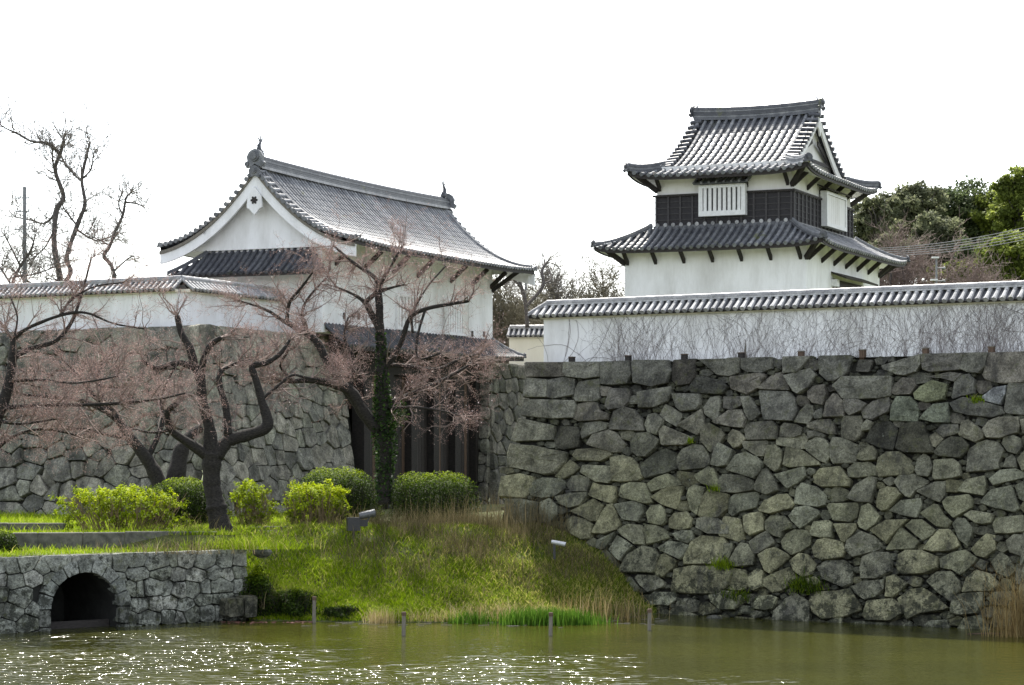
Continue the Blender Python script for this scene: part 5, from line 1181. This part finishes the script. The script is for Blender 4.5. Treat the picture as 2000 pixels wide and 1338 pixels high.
def bare_crown(label, D, px, py0, w, h, seed, n=26, mat='twig_olive', r0=.011, lens=(2.0,1.2,.6), counts=(6,5,0), name='bare_tree'):
    """vase-shaped leafless crown: stems fan out of one foot"""
    g = np.random.default_rng(seed); sc = F/D; b = W(px, py0, D); b.z = GZ; root = thing(name, label, 'tree', b); top = (EYE + (HOR - (py0 - h))/F*D) - b.z; off = np.zeros(3); st = []
    mb = MB()
    for k in range(7):
        a = g.uniform(0, 6.283); x = math.cos(a)*w/sc*g.uniform(.15, .45); y = math.sin(a)*w/sc*.35; zt = top*g.uniform(.62, .86)
        P = [np.array((0, 0, 0.)), np.array((x*.25, y*.25, zt*.45)), np.array((x*.7, y*.7, zt*.75)), np.array((x, y, zt))]
        P[1:] = [p + g.normal(size=3)*.2 for p in P[1:]]
        sp, sr = smooth_path(P, [.22, .14, .09, .05], 4); mb.tube(sp, sr, 6)
        for i in range(6, len(sp)):
            for _ in range(g.poisson(n/14)):
                s = g.normal(size=3); s[2] = abs(s[2])*.6; st.append((sp[i], unit(s), .03))
    mb.obj('trunk', M['bark_grey'], root, smooth=True, fix=False)
    P0, P1, R0, R1, pts = grow_twigs(st, g, levels=3, lens=list(lens), counts=list(counts), r0=r0, up=.14, wander=.3)
    segs_mesh('crown', P0, P1, np.array(R0), np.array(R1), M[mat], root); return root
for i, (lab, D, px, w, py0, h) in enumerate([
    ('olive leafless tree right behind the end of the gatehouse roof', 104, 985, 90, 700, 165), ('tangled bare tree over the short cream wall', 108, 1060, 150, 660, 135),
    ('broad bare tree filling the gap left of the turret', 112, 1135, 170, 640, 140), ('bare tree touching the left side of the turret', 110, 1198, 120, 640, 135)]):
    bare_crown(lab, D, px, py0, w, h, 60+i, n=64, mat='twig_olive' if i != 2 else 'twig_grey', r0=.015)
limb_tree('bare_tree', 'thin crooked tree standing up beside the gatehouse eave', 100.0, [(0, [(1030,640,6),(1026,590,5),(1018,560,5),(1012,540,4)]), (1, [(1026,600,5),(1060,560,4),(1058,530,4),(1068,512,3)]), (-1, [(1018,562,4),(1000,545,3),(985,560,2)]), (1, [(1060,555,3),(1076,545,2),(1072,525,2)])],
    1.0, 25, bark='bark_grey', twigmat='twig_grey', buds=False, tw=dict(levels=3, lens=[1.2,.6,.3], counts=[4,2,0], r0=.009))
for i, (lab, D, px, w, py0, h) in enumerate([('brown leafless tree close behind the turret on its right', 106, 1690, 110, 570, 140), ('reddish bare tree below the evergreen crowns', 104, 1790, 150, 560, 125), ('brown bare thicket behind the lamp pole', 102, 1870, 120, 560, 100)]):
    bare_crown(lab, D, px, py0, w, h, 80+i, n=60, mat='twig_olive' if i == 0 else 'twig', r0=.012, name='bare_tree')

# ---------------------------------------------------------------- evergreen trees on the right
def evergreen(label, D, px, py, rx, ry, mat, seed, clumps=70, per=110, leaf=.36, name='evergreen_tree'):
    g = np.random.default_rng(seed); sc = F/D; c = np.array(W(px, py, D)); base = Vector((c[0], D, hill_z(c[0], D) - .1)); root = thing(name, label, 'tree', base)
    rx, ry = rx/sc, ry/sc; cz = c[2] - base.z; ctr = np.array([0, 0, cz])
    d = unit(g.normal(size=(clumps, 3))); rad = g.random(clumps)**.4; cc = ctr + d*rad[:, None]*np.array([rx, rx*.8, ry])*np.array([1, 1, 1])
    sz = g.uniform(.30, .60, clumps)*min(rx, ry)*.55
    C = np.repeat(cc, per, 0); u = unit(g.normal(size=(clumps*per, 3))); C = C + u*(np.repeat(sz, per)*g.random(clumps*per)**.45)[:, None]*np.array([1.15, 1.15, .8])
    nr = u*.5 + np.array([0, 0, .5]); tint = np.clip(np.repeat(g.normal(.45, .18, clumps), per) + g.normal(0, .16, len(C)), 0, 1)
    leaves_mesh('crown', C, g.uniform(.6, 1.3, len(C))*leaf, M[mat], root, g, tint, asp=.6, nrm=nr, jitter=.6)
    mb = MB(); sp, sr = smooth_path([(0,0,0), (.2,.1,cz*.4), (-.1,0,cz*.75), (.1,0,cz+ry*.3)], [.38,.28,.18,.06], 4); mb.tube(sp, sr, 8)
    for k in range(0, clumps, 3): mb.tube([np.array(sp[8]), (np.array(sp[10])+cc[k])/2, cc[k]], [.10,.07,.03], 5)
    mb.obj('trunk', M['bark_grey'], root, smooth=True, fix=False); return root
def hill_z(x, y): return GZ + 13.5*math.exp(-((x-62)/48)**2 - ((y-235)/55)**2)
_xs = np.linspace(-60, 200, 40); _ys = np.linspace(120, 420, 40)
_V = [(x, y, hill_z(x, y) - .05) for y in _ys for x in _xs]; _F = [(i*40+j, i*40+j+1, (i+1)*40+j+1, (i+1)*40+j) for i in range(39) for j in range(39)]
tag(npmesh('hill', _V, _F, M['ground'], smooth=True), 'wooded rise behind the castle', kind='structure')
EV = [('grey-green evergreen with loose crown just right of the turret eave', 205, 1722, 418, 46, 40, 'ever_grey', 46), ('grey-green evergreen with a lone top sprig against the sky', 210, 1795, 412, 62, 56, 'ever_grey', 80),
      ('dark green rounded evergreen in the middle of the right-hand trees', 215, 1885, 428, 78, 74, 'ever_dark', 120), ('dark evergreen behind the cables', 225, 1945, 470, 60, 80, 'ever_dark', 80),
      ('shaded evergreen low behind the cables and lamp pole', 195, 1900, 515, 70, 50, 'ever_dark', 80), ('tall yellow-green tree at the right edge', 190, 1992, 405, 56, 76, 'ever_yellow', 100),
      ('yellow-green leafy tree in front at the right edge below the cables', 175, 1975, 515, 66, 66, 'ever_yellow', 110), ('grey-green bush-like tree low beside the turret', 200, 1745, 500, 62, 52, 'ever_grey', 60), ('dull green tree between grey-green crowns and lamp pole', 198, 1820, 480, 66, 60, 'ever_grey', 80), ('small grey-green crown tucked against the turret wall', 208, 1692, 440, 44, 46, 'ever_grey', 50), ('pale grey-green crown rising behind the loose evergreen', 222, 1762, 440, 56, 50, 'ever_grey', 60), ('pale green crown high between the dark tree and the right edge', 212, 1950, 425, 52, 58, 'ever_yellow', 60), ('olive tree low at the right behind the vine wall', 180, 1860, 545, 60, 40, 'ever_yellow', 50), ('tall yellow-green tree mostly beyond the right edge', 185, 2075, 430, 70, 110, 'ever_yellow', 70)]
for i, (lab, D, px, py, rx, ry, mat, n) in enumerate(EV): evergreen(lab, D, px, py, rx, ry, mat, 100+i, clumps=n)

# ---------------------------------------------------------------- bushes
def bush(name, label, D, px0, px1, py0, py1, kind, seed, n=9000, depth=1.2, leaf=.065, boxy=2.6):
    g = np.random.default_rng(seed); sc = F/D; b = W((px0+px1)/2, py1, D); b.z = ground_z(b.x, b.y) - .05; root = thing(name, label, 'bush', b)
    rx = (px1-px0)/2/sc; H = EYE + (HOR-py0)/F*D - b.z
    th = g.uniform(0, 2*math.pi, n); ct = g.random(n)
    u = np.stack([np.cos(th), np.sin(th)], 1); zf = ct
    k = (1 - zf**boxy)**(1/boxy); lk = {'azalea': 1.0, 'scrub': 2.0}.get(kind, .35); lump = 1 + lk*(.12*np.sin(3*th + zf*4 + seed) + .09*np.sin(7*th + seed + 3*zf) + .07*g.normal(size=n))
    sh = g.random(n)**.35
    x = u[:, 0]*rx*k*lump*sh; y = u[:, 1]*depth*k*lump*sh; z = H*zf*(1 + lk*.05*np.sin(5*x + seed) + lk*.05*np.sin(9*x + 4*y))*(.55 + .45*sh) 
    C = np.stack([x, y, z], 1); nr = np.stack([u[:, 0]*k, u[:, 1]*k, zf + .3], 1)
    hz = z/H
    if kind == 'azalea':
        keep = g.random(n) < np.clip(.34 + 1.3*(hz - .30), .30, 1); C, nr, hz, n = C[keep], nr[keep], hz[keep], keep.sum()
        K = max(60, n//26); pick = g.choice(n, K, p=(hz**.6 + .05)/np.sum(hz**.6 + .05)); idx = np.repeat(pick, 26); n = len(idx)   # rosettes of leaves on shoot tips
        grow = np.repeat(g.gamma(2.0, .035, K), 26)[:, None]; C = C[idx] + nr[idx]*grow + g.normal(size=(n, 3))*.048; nr = nr[idx]; hz = hz[idx]
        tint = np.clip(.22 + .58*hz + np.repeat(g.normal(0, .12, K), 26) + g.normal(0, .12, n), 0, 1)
        mat = 'azalea'
        # upright rosettes of young leaves on the top
        foot = np.stack([g.uniform(-.62, .62, 420)*rx, g.uniform(-.62, .62, 420)*depth, np.zeros(420)], 1)
        tip = foot*1.5 + np.stack([g.normal(size=420)*.12, g.normal(size=420)*.12, H*g.uniform(.5, .95, 420)], 1); foot, tip = foot[:int(70 + 90*rx)], tip[:int(70 + 90*rx)]
        keep2 = ((tip[:, 0]/rx)**2 + (tip[:, 1]/depth)**2) < 1.1; foot, tip = foot[keep2], tip[keep2]; mid = (foot+tip)/2 + g.normal(size=foot.shape)*.06
        segs_mesh('stems', np.concatenate([foot, mid]), np.concatenate([mid, tip]), np.full(2*len(foot), .010), np.full(2*len(foot), .006), M['weed_stem'], root)['kind'] = 'stuff'
    else:
        tint = np.clip(.0 + .85*np.clip((hz - .62)/.34, 0, 1)*(.35 + .65*g.random(n)) + g.normal(.14, .12, n), 0, 1); mat = 'hedge'  # upper leaves tinted brighter, sunlit tops painted into the leaf colour
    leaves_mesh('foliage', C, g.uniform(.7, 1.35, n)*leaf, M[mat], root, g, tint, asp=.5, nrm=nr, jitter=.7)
    if kind != 'azalea':   # woody inside so the bush is no hollow shell
        ns = int(min(300, 110*rx))
        foot = np.stack([g.uniform(-.6, .6, ns)*rx, g.uniform(-.6, .6, ns)*depth, np.zeros(ns)], 1); tip = foot*1.3 + np.stack([g.normal(size=ns)*.1, g.normal(size=ns)*.1, H*g.uniform(.5, .9, ns)], 1)
        segs_mesh('stems', foot, tip, np.full(ns, .010), np.full(ns, .005), M['bark'], root)['kind'] = 'stuff'
    return root
M['weed_stem'] = simple('azalea_stem', (.12,.085,.05), (.24,.18,.10), 5, .9, 0)
bush('azalea_bush', 'wide yellow-green azalea hedge above the long kerb left of the pruned cherry', 64.6, 112, 368, 958, 1040, 'azalea', 1, 15000, 1.0, .085)
bush('clipped_hedge', 'dark clipped hedge with bright top behind the pruned cherry trunk', 68.5, 272, 452, 932, 1018, 'hedge', 2, 19000, 1.1)
bush('azalea_bush', 'small upright azalea just right of the pruned cherry trunk', 67.5, 452, 536, 947, 1022, 'azalea', 3, 5200, .7, .085)
bush('azalea_bush', 'yellow-green azalea in front of the round hedge', 67.5, 545, 682, 948, 1022, 'azalea', 4, 8500, .9, .085)
bush('clipped_hedge', 'tall rounded dark hedge left of the ivy trunk', 70.5, 563, 750, 911, 1014, 'hedge', 5, 22000, 1.4)
bush('clipped_hedge', 'flat-topped hedge with bare lower twigs right of the ivy trunk', 69.3, 756, 936, 920, 1016, 'hedge', 6, 19000, 1.2, boxy=4.0)
bush('dark_shrub', 'small dark shrub at the left edge above the culvert', 60.3, -60, 42, 1034, 1090, 'hedge', 8, 5000, .6)

# ---------------------------------------------------------------- grass and weeds
def on_bank(n, g, fun):
    x = g.uniform(-9.5, 4.6, n); y = g.uniform(60.6, 68.5, n); z = np.array([ground_z(a, b) for a, b in zip(x, y)])
    k = (z > .02) & fun(x, y, z, g); return np.stack([x, y, z], 1)[k]
def wall_free(x, y):   # in front of the right wall's foot
    d = (x - RW_P.x)*RW_B.x + (y - RW_P.y)*RW_B.y; return d < np.array([batter(0)])[0] + .9
def patch(x, y, s=1.0, o=0.0): return .5 + .5*np.sin(x*1.1*s + o)*np.sin(y*1.4*s + 2*o + .6*np.sin(x*.7)) 
g = np.random.default_rng(77)
C = on_bank(150000, g, lambda x, y, z, g: wall_free(x, y) & ~((x < -7.2) & (y < 61.9)) & (g.random(len(x)) < np.where(z > 1.5, .45, 1.0)))
fresh = patch(C[:, 0], C[:, 1], .9, 1.3); lush = np.clip(1.15 - (C[:, 0] + 7)/8, .0, 1)*np.clip(1.25 - C[:, 2]/2.6, .35, 1)
t = np.clip(.20 + .66*lush*(.5 + .5*fresh) + g.normal(0, .17, len(C)), 0, .92); t[g.random(len(C)) < .05 + .10*patch(C[:, 0], C[:, 1], 2.3, 2.2) + .22*np.clip((C[:, 0] + 3)/4, 0, 1)] = 1.0
tag(blades_mesh('grass', C, g.uniform(.05, .15, len(C))*(.7 + .8*patch(C[:, 0], C[:, 1], 3.1, .4)), g.uniform(.018, .036, len(C)), g.uniform(.3, 1.3, len(C)), M['grass'], None, g, t), 'short green grass covering the moat bank', 'grass', kind='stuff')
x = g.uniform(-19, -4.5, 60000); y = g.uniform(57.8, 80, 60000); z = np.array([ground_z(a, b) for a, b in zip(x, y)])
al = (x - CUL_O.x)*CUL_D.x + (y - CUL_O.y)*CUL_D.y; dn = -((x - CUL_O.x)*CUL_N.x + (y - CUL_O.y)*CUL_N.y)
k = (z > 1.7) & ((dn > .25) | (y > 66)); C = np.stack([x, y, z], 1)[k]
h = np.where(g.random(len(C)) < .12, .2, .09)*g.uniform(.6, 1.4, len(C)); t = np.clip(.72 + g.normal(0, .15, len(C)), 0, 1)
tag(blades_mesh('lawn', C, h, g.uniform(.014, .028, len(C)), g.uniform(.2, .9, len(C)), M['grass'], None, g, t), 'bright short lawn on the terraces above the culvert', 'grass', kind='stuff')
C = on_bank(52000, g, lambda x, y, z, g: wall_free(x, y) & (z > .4) & (g.random(len(x)) < np.clip((x + 6.5)/4.5, .10, 1)*np.clip((z - .2)/1.5, .2, 1)*np.clip(patch(x, y, 1.7, .9)*1.5 - .2, .05, 1)))
tag(blades_mesh('weeds', C, g.uniform(.12, .62, len(C))*np.clip(C[:, 2]/2 + .3, .4, 1), g.uniform(.008, .016, len(C)), g.uniform(.1, .9, len(C)), M['weed'], None, g, np.clip(g.normal(.45, .25, len(C)), 0, 1)), 'tall dry brown weeds on the upper right of the bank', 'weeds', kind='stuff')
def tuft(name, label, cat, px, py, D, n, w, dep, H, mat, seed, lean=.5, wd=.012, z=None, tint=(.5, .25), group=None):
    g = np.random.default_rng(seed); b = W(px, py, D); b.z = (max(terrain(b.x, b.y), -.05) if z is None else z)
    C = np.stack([g.normal(size=n)*w*.5, g.normal(size=n)*dep*.5, np.zeros(n)], 1)
    o = blades_mesh(name, C, g.uniform(.45, 1.1, n)*H, g.uniform(.7, 1.4, n)*wd, np.abs(g.normal(0, lean, n)), M[mat], None, g, np.clip(g.normal(tint[0], tint[1], n), 0, 1)); o.location = b
    return tag(o, label, cat, group)
R_ = 'reed and grass clumps along the shore'
tuft('iris_clump', 'bright green iris leaves behind the third water post', 'iris', 1055, 1222, 60.4, 1500, 1.1, .35, .52, 'iris', 1, .22, .022, -.03)
tuft('iris_clump', 'bright green iris leaves right of the third water post', 'iris', 1110, 1222, 60.5, 900, .8, .35, .42, 'iris', 2, .25, .022, -.03)
tuft('iris_clump', 'small iris tuft left of the large iris clump', 'iris', 915, 1215, 60.8, 320, .5, .3, .40, 'iris', 3, .3, .020, -.02)
tuft('dry_reeds', 'arching straw-coloured reeds behind the iris leaves', 'reeds', 985, 1200, 61.2, 420, 1.9, .5, .55, 'straw', 4, .8, .012, None, (.55, .25), R_)
tuft('dry_reeds', 'pale upright straw tuft left of the second water post', 'reeds', 742, 1212, 61.0, 220, .42, .25, .55, 'straw', 5, .35, .012, None, (.6, .2), R_)
tuft('dry_reeds', 'tall orange dry reeds at the foot of the big stone wall', 'reeds', 1165, 1205, 61.7, 210, 1.3, .6, 1.0, 'straw', 6, .4, .013, None, (.35, .25), R_)
tuft('dry_reeds', 'brown reeds by the fourth water post', 'reeds', 1225, 1205, 62.6, 150, .9, .4, .6, 'weed', 7, .5, .013, None, (.7, .2), R_)
tuft('dry_reeds', 'sparse dry grass between second post and iris', 'reeds', 870, 1212, 61.1, 260, 1.4, .4, .4, 'straw', 8, .6, .010, None, (.5, .25), R_)
tuft('dry_reeds', 'hanging dry grass on the dark bank edge right of the culvert wall', 'reeds', 540, 1150, 62.3, 420, 1.0, .6, .6, 'weed', 9, .8, .012, None, (.6, .25), R_)
tuft('tall_weeds', 'bushy brown weeds at the top of the bank under the hedge', 'weeds', 850, 1025, 67.0, 600, 3.8, .7, .8, 'weed', 10, .35, .011, None, (.5, .2))
tuft('tall_weeds', 'reddish brown weeds against the left foot of the big wall', 'weeds', 1015, 1010, 67.0, 650, 2.6, .8, 1.2, 'weed', 11, .30, .011, None, (.55, .2))
tuft('overhanging_grass', 'long dry grass hanging over the culvert wall right of the arch', 'grass clump', 330, 1085, 60.2, 260, 2.2, .3, .45, 'weed', 12, 1.0, .012, 1.9, (.55, .25))
tuft('overhanging_grass', 'green tuft spilling over the right end of the culvert wall', 'grass clump', 455, 1062, 61.8, 800, 1.7, .4, .42, 'grass', 13, .9, .016, 1.95, (.7, .2))
# dark scrub at the wall's right end and on the bank's undercut edge
bush('bank_scrub', 'dark overhanging scrub at the right end of the culvert wall', 62.1, 452, 545, 1112, 1222, 'scrub', 14, 9000, .5, .07, 2.0)
bush('bank_scrub', 'low dark scrub beside the leftmost water post', 62.0, 520, 616, 1145, 1220, 'scrub', 17, 8000, .5, .07, 2.0)
bush('bank_scrub', 'small dark scrub hanging at the bank edge right of the leftmost post', 61.6, 625, 705, 1180, 1220, 'scrub', 18, 3500, .3, .06, 2.0)
tuft('dry_reeds', 'tawny dry twiggy reeds leaning in at the right edge', 'reeds', 2005, 1255, 56.6, 650, .9, .5, 1.9, 'straw', 16, .5, .012, -.05, (.2, .2), R_)
# plants rooted in the joints of the great wall
for i, (px, py, n, s, lab) in enumerate([(1415,1110,260,.35,'green fern tuft growing between low stones of the big wall'), (1575,1150,420,.5,'yellow-green fern tuft just above the waterline of the big wall'), (1400,960,90,.18,'small weed tuft in a joint halfway up the big wall'), (1352,866,60,.12,'tiny bright weed high in the left part of the wall'), (1912,785,90,.18,'small weed beside the pale stone near the top of the wall'), (1440,1170,220,.4,'dark mossy weed near the wall foot')]):
    u, v = rw_hit(px, py); p, e1, e2, e3 = rw_frame(u, v); g = np.random.default_rng(200+i)
    C = g.normal(size=(n, 3))*np.array([s*.5, .05, s*.2]); A = np.array([list(e1), list(-e3), list(e2)]); C = C @ A
    o = blades_mesh('wall_fern', C, g.uniform(.08, .3, n)*(.5+s), np.full(n, .022), g.uniform(.2, 1.2, n), M['hedge' if i in (1, 5) else 'grass'], None, g, np.clip(g.normal(.45, .2, n), 0, 1)); o.location = p + e3*.12
    tag(o, lab, 'fern')

# bare vines on the long plaster wall
def build_vines():
    g = np.random.default_rng(9); L = (pb-pa).length; P0 = []; P1 = []; R0 = []; z0 = RW_TOP - .08; zt = 8.66
    y = -.20 - .012
    cl = np.concatenate([g.uniform(1.2, 4, 4), g.uniform(3.5, 15.5, 30), g.uniform(14, 18.5, 6)])
    for k in range(1400):
        x = (cl[g.integers(len(cl))] + g.normal()*.35 if g.random() < .45 else g.uniform(2.6, 16.5)); z = z0 + (0 if g.random() < .55 else g.uniform(0, 1.1)); th = math.pi/2 + g.normal()*.35; r = g.uniform(.0020, .0038); n = g.integers(10, 26); curl = g.normal()*.05
        for j in range(n):
            th += curl + g.normal()*.16; th += (math.pi/2 - th)*.03; s = g.uniform(.05, .10); x2, z2 = x + math.cos(th)*s, z + math.sin(th)*s
            if z2 > zt or z2 < z0: break
            P0.append((x, y, z)); P1.append((x2, y, z2)); R0.append(r); x, z = x2, z2; r = max(.0015, r*.96)
    for k in range(14):   # thicker looping stems at the wall's two clearer ends
        x = g.uniform(.5, 2.6) if k < 7 else g.uniform(16.5, 18.5); z = z0 + .05; th = g.uniform(.3, 2.6); curl = g.normal()*.06
        for j in range(34):
            th += curl + g.normal()*.08; x2, z2 = x + math.cos(th)*.07, z + math.sin(th)*.07
            if z2 > zt or z2 < z0: break
            P0.append((x, y, z)); P1.append((x2, y, z2)); R0.append(.006); x, z = x2, z2
    o = segs_mesh('climbing_vines', P0, P1, np.array(R0), np.array(R0)*.9, M['vine'], None); ang = math.atan2(pb.y-pa.y, pb.x-pa.x); o.location = (pa.x, pa.y, 0); o.rotation_euler = (0, 0, ang)
    tag(o, 'leafless vines spreading over the long white wall', 'vines', kind='stuff')
build_vines()

# ---------------------------------------------------------------- small things
for i, (px, lab, br) in enumerate([(1117,'first stub from the left on the edge of the big wall, dark',0), (1227,'second stub from the left on the edge of the big wall',0), (1337,'third stub from the left on the edge of the big wall',0), (1448,'fourth stub on the wall edge below the tall dark stain',0),
        (1565,'fifth stub from the left on the wall edge, brown top',1), (1685,'sixth stub on the wall edge, pale brown and widest',1), (1808,'third stub from the right on the wall edge',1), (1937,'rightmost reddish stub on the wall edge',1)]):
    p = on_terrace(px, .22); o = thing('post_stub', 'square wooden post ' + lab, 'post', (p.x, p.y, RW_TOP - .1), math.atan2(RW_D.y, RW_D.x), 'post stubs along the wall edge')
    mb = MB(); mb.box(-.075, .075, -.075, .075, 0, .26); mb.obj('stub', M['wood_brown' if br else 'wood'], o)
    mb = MB(); mb.box(-.085, .085, -.085, .085, .261, .285); mb.obj('cap', M['wood_grey' if br else 'wood_brown'], o)
for px, py0, py1, lab in ((613,1165,1216,'tall thin wooden post at the bank edge, leftmost in the water'), (788,1195,1241,'second wooden post standing in the moat left of the glitter'), (1075,1196,1241,'third wooden post standing before the iris leaves'), (1268,1189,1231,'rightmost wooden post near the foot of the big wall')):
    D = EYE*F/(py1-HOR); p = W(px, py1, D); o = thing('water_post', lab, 'post', (p.x, p.y, -.5), 0, 'posts in the moat'); h = (py1-py0)/F*D + .5
    mb = MB(); mb.tube([(0,0,0), (.005,0,h*.6), (.012,.004,h-.1)], [.055,.052,.050], 10); mb.obj('shaft', M['wood_grey'], o); mb = MB(); mb.tube([(.012,.004,h-.099), (.012,.004,h-.02), (.012,.004,h)], [.060,.060,.045], 10); mb.obj('head', M['wood_brown'], o)

def floodlight(label, px, py, D, r, L, yaw, box=True):
    p = W(px, py, D); o = thing('floodlight', label, 'floodlight', p, yaw)
    tl = Vector((.97, 0, .2)) if box else Vector((.96, 0, -.18)); a = Vector((0, 0, .0)); mb = MB()
    k = [(0, .86), (.12, .9), (.13, 1.0), (.5, 1.0), (.51, 1.06), (.6, 1.06), (.61, 1.0), (.8, 1.0), (.81, 1.08), (1.0, 1.08)]
    mb.tube([a + tl*L*t for t, _ in k], [r*q for _, q in k], 16); mb.obj('housing', M['silver' if box else 'bright_metal'], o, smooth=False)
    mb = MB(); mb.tube([a + tl*L*1.001, a + tl*L*1.02], [r*.98, r*.95], 16); mb.obj('lens', M['black_metal'], o)
    if box:
        mb = MB(); mb.box(-.36, -.0, -.16, .16, -.42, -.04); mb.obj('ballast_box', M['black_metal'], o)
        mb = MB(); mb.box(.0, .24, -.03, .03, -.30, -.10); mb.box(-.2, -.14, -.04, .04, -.75, -.42); mb.beam((.2,0,-.2), (.32,0,.02), .05, .05); mb.obj('bracket', M['black_metal'], o)
    else:
        mb = MB(); mb.box(.05, .12, -.03, .03, -.5, -.05); mb.obj('bracket', M['black_metal'], o)
floodlight('silver spotlight on a black box at the top of the grass bank', 702, 1008, 65.5, .105, .47, math.radians(12))
floodlight('small silver spotlight tube lying in the weeds near the big wall', 1077, 1058, 64.2, .062, .42, math.radians(-6), False)

# stones and litter by the culvert
rng = random.Random(5)
def boulder(label, px, py, D, s, col, seed):
    r = random.Random(seed); p = W(px, py, D); mb = MB(); nu, nv = 9, 6; rows = []
    for i in range(nv+1):
        th = math.pi*i/nv; rows.append([(math.sin(th)*math.cos(2*math.pi*j/nu)*s*(1+.0)*r.uniform(.85,1.1) if 0 < i < nv else 0, math.sin(th)*math.sin(2*math.pi*j/nu)*s*.8 if 0 < i < nv else 0, math.cos(th)*s*.6*r.uniform(.9,1.1)) for j in range(nu)])
    for q in rows: q.append(q[0])
    mb.grid(rows); o = mb.obj('boulder', M['stone'], None, smooth=False); o.location = p; o.color = (*col, 1); tag(o, label, 'boulder')
boulder('grey boulder in the grass at the right end of the culvert wall', 512, 1078, 62.6, .28, (.15,.15,.14), 1)
boulder('low boulder half sunk by the water near the wall foot', 1395, 1214, 62.7, .30, (.10,.10,.09), 2)
mb = MB(); r = random.Random(8)
p = W(520, 1216, 61.0)
for k in range(46):
    x, y, a = r.uniform(-1.25, 1.15), r.gauss(0, .22), r.uniform(0, 3.1); l = r.uniform(.06, .24); mb.beam((x, y, .012), (x + math.cos(a)*l, y + math.sin(a)*l*.5, .018), .04*r.uniform(.5, 1.4), .012)
o = mb.obj('floating_debris', M['debris']); o.location = (p.x, p.y, 0); tag(o, 'reddish floating weed and twigs under the dark bank', 'debris', kind='stuff')
mb = MB()
for k in range(60):
    px = r.uniform(560, 1300); py = 1214 + r.gauss(4, 4); q = W(px, py, EYE*F/(py-HOR)); a = r.uniform(-.5, .5); l = r.uniform(.08, .35); mb.beam((q.x, q.y, .010), (q.x + math.cos(a)*l, q.y + math.sin(a)*l, .016), .02, .012)
tag(mb.obj('drift_straw', M['wood_grey']), 'pale straw and sticks drifting along the shore', 'debris', kind='stuff')
mb = MB()
for k in range(5):
    q = W(1890 + k*14, 1240 + r.uniform(-3, 3), EYE*F/(1240-HOR)); mb.tube([(q.x, q.y, .02), (q.x + r.uniform(.5, 1.4), q.y + r.uniform(-.2, .2), .05)], .012, 5)
tag(mb.obj('fallen_reeds', M['wood_brown']), 'brown reed stalks lying on the water at the right edge', 'reeds', kind='stuff')

# poles and cables
p = W(48, 640, 101.0); o = thing('utility_pole', 'wooden utility pole among the bare branches at far left', 'utility pole', (p.x, p.y, GZ)); ht = zat(365, 101) - GZ
mb = MB(); mb.tube([(0,0,0), (0,0,ht)], [.12,.08], 10); mb.obj('pole', M['pole'], o)
for k, z in enumerate((.5, 1.1, 1.9)):
    mb = MB(); mb.beam((-.42, 0, ht - z), (.20, 0, ht - z), .05, .05); mb.obj('crossarm', M['pole'], o); mb = MB()
    for x in (-.4, -.2, .17): mb.tube([(x, 0, ht - z + .02), (x, 0, ht - z + .13)], [.03, .02], 7)
    mb.obj('insulator', M['white_paint'], o)
p = W(1829, 640, 96.0); o = thing('lamp_pole', 'thin pole with lamps and loudspeakers behind the vine wall', 'lamp pole', (p.x, p.y, GZ)); ht = zat(503, 96) - GZ
mb = MB(); mb.tube([(0,0,0), (0,0,ht)], [.06,.04], 10); mb.obj('pole', M['pole'], o)
for sx, z in ((0, 0), (-.05, .95)):
    mb = MB(); mb.beam((sx - .20, 0, ht - z), (sx + .10, 0, ht - z), .14, .07); mb.obj('lamp_head', M['white_paint'], o)
for sx, z in ((.24, .45), (.24, 1.0)):
    mb = MB(); mb.tube([(.02, 0, ht - z), (sx, 0, ht - z), (sx + .12, -.05, ht - z)], [.02, .035, .065], 9); mb.obj('loudspeaker', M['pole'], o)
p = W(1027, 640, 107.0); o = thing('downpipe_pole', 'slim grey pole between gatehouse eave and vine wall', 'pole', (p.x, p.y, GZ)); ht = zat(540, 107) - GZ
mb = MB(); mb.tube([(0,0,0), (0,0,ht)], .05, 8); mb.obj('pole', M['pole'], o); mb = MB(); mb.tube([(0,0,ht), (0,0,ht+.03)], [.06,.04], 8); mb.obj('cap', M['pole'], o)
names = ['uppermost', 'second', 'third', 'fourth', 'lowest']
for k in range(5):
    a = W(1690, 486 + k*3.5, 99.0); b = W(2080, 424 + k*6.5, 92.0); mb = MB(); pts = []
    for i in range(17):
        t = i/16; q = a.lerp(b, t); q.z -= .55*4*t*(1-t)*.5; pts.append(q - a)
    mb.tube(pts, .014, 5); o = mb.obj('power_cable', M['pole']); o.location = a; tag(o, names[k] + ' of the five cables crossing the trees right of the turret', 'cable', 'cables right of the turret')
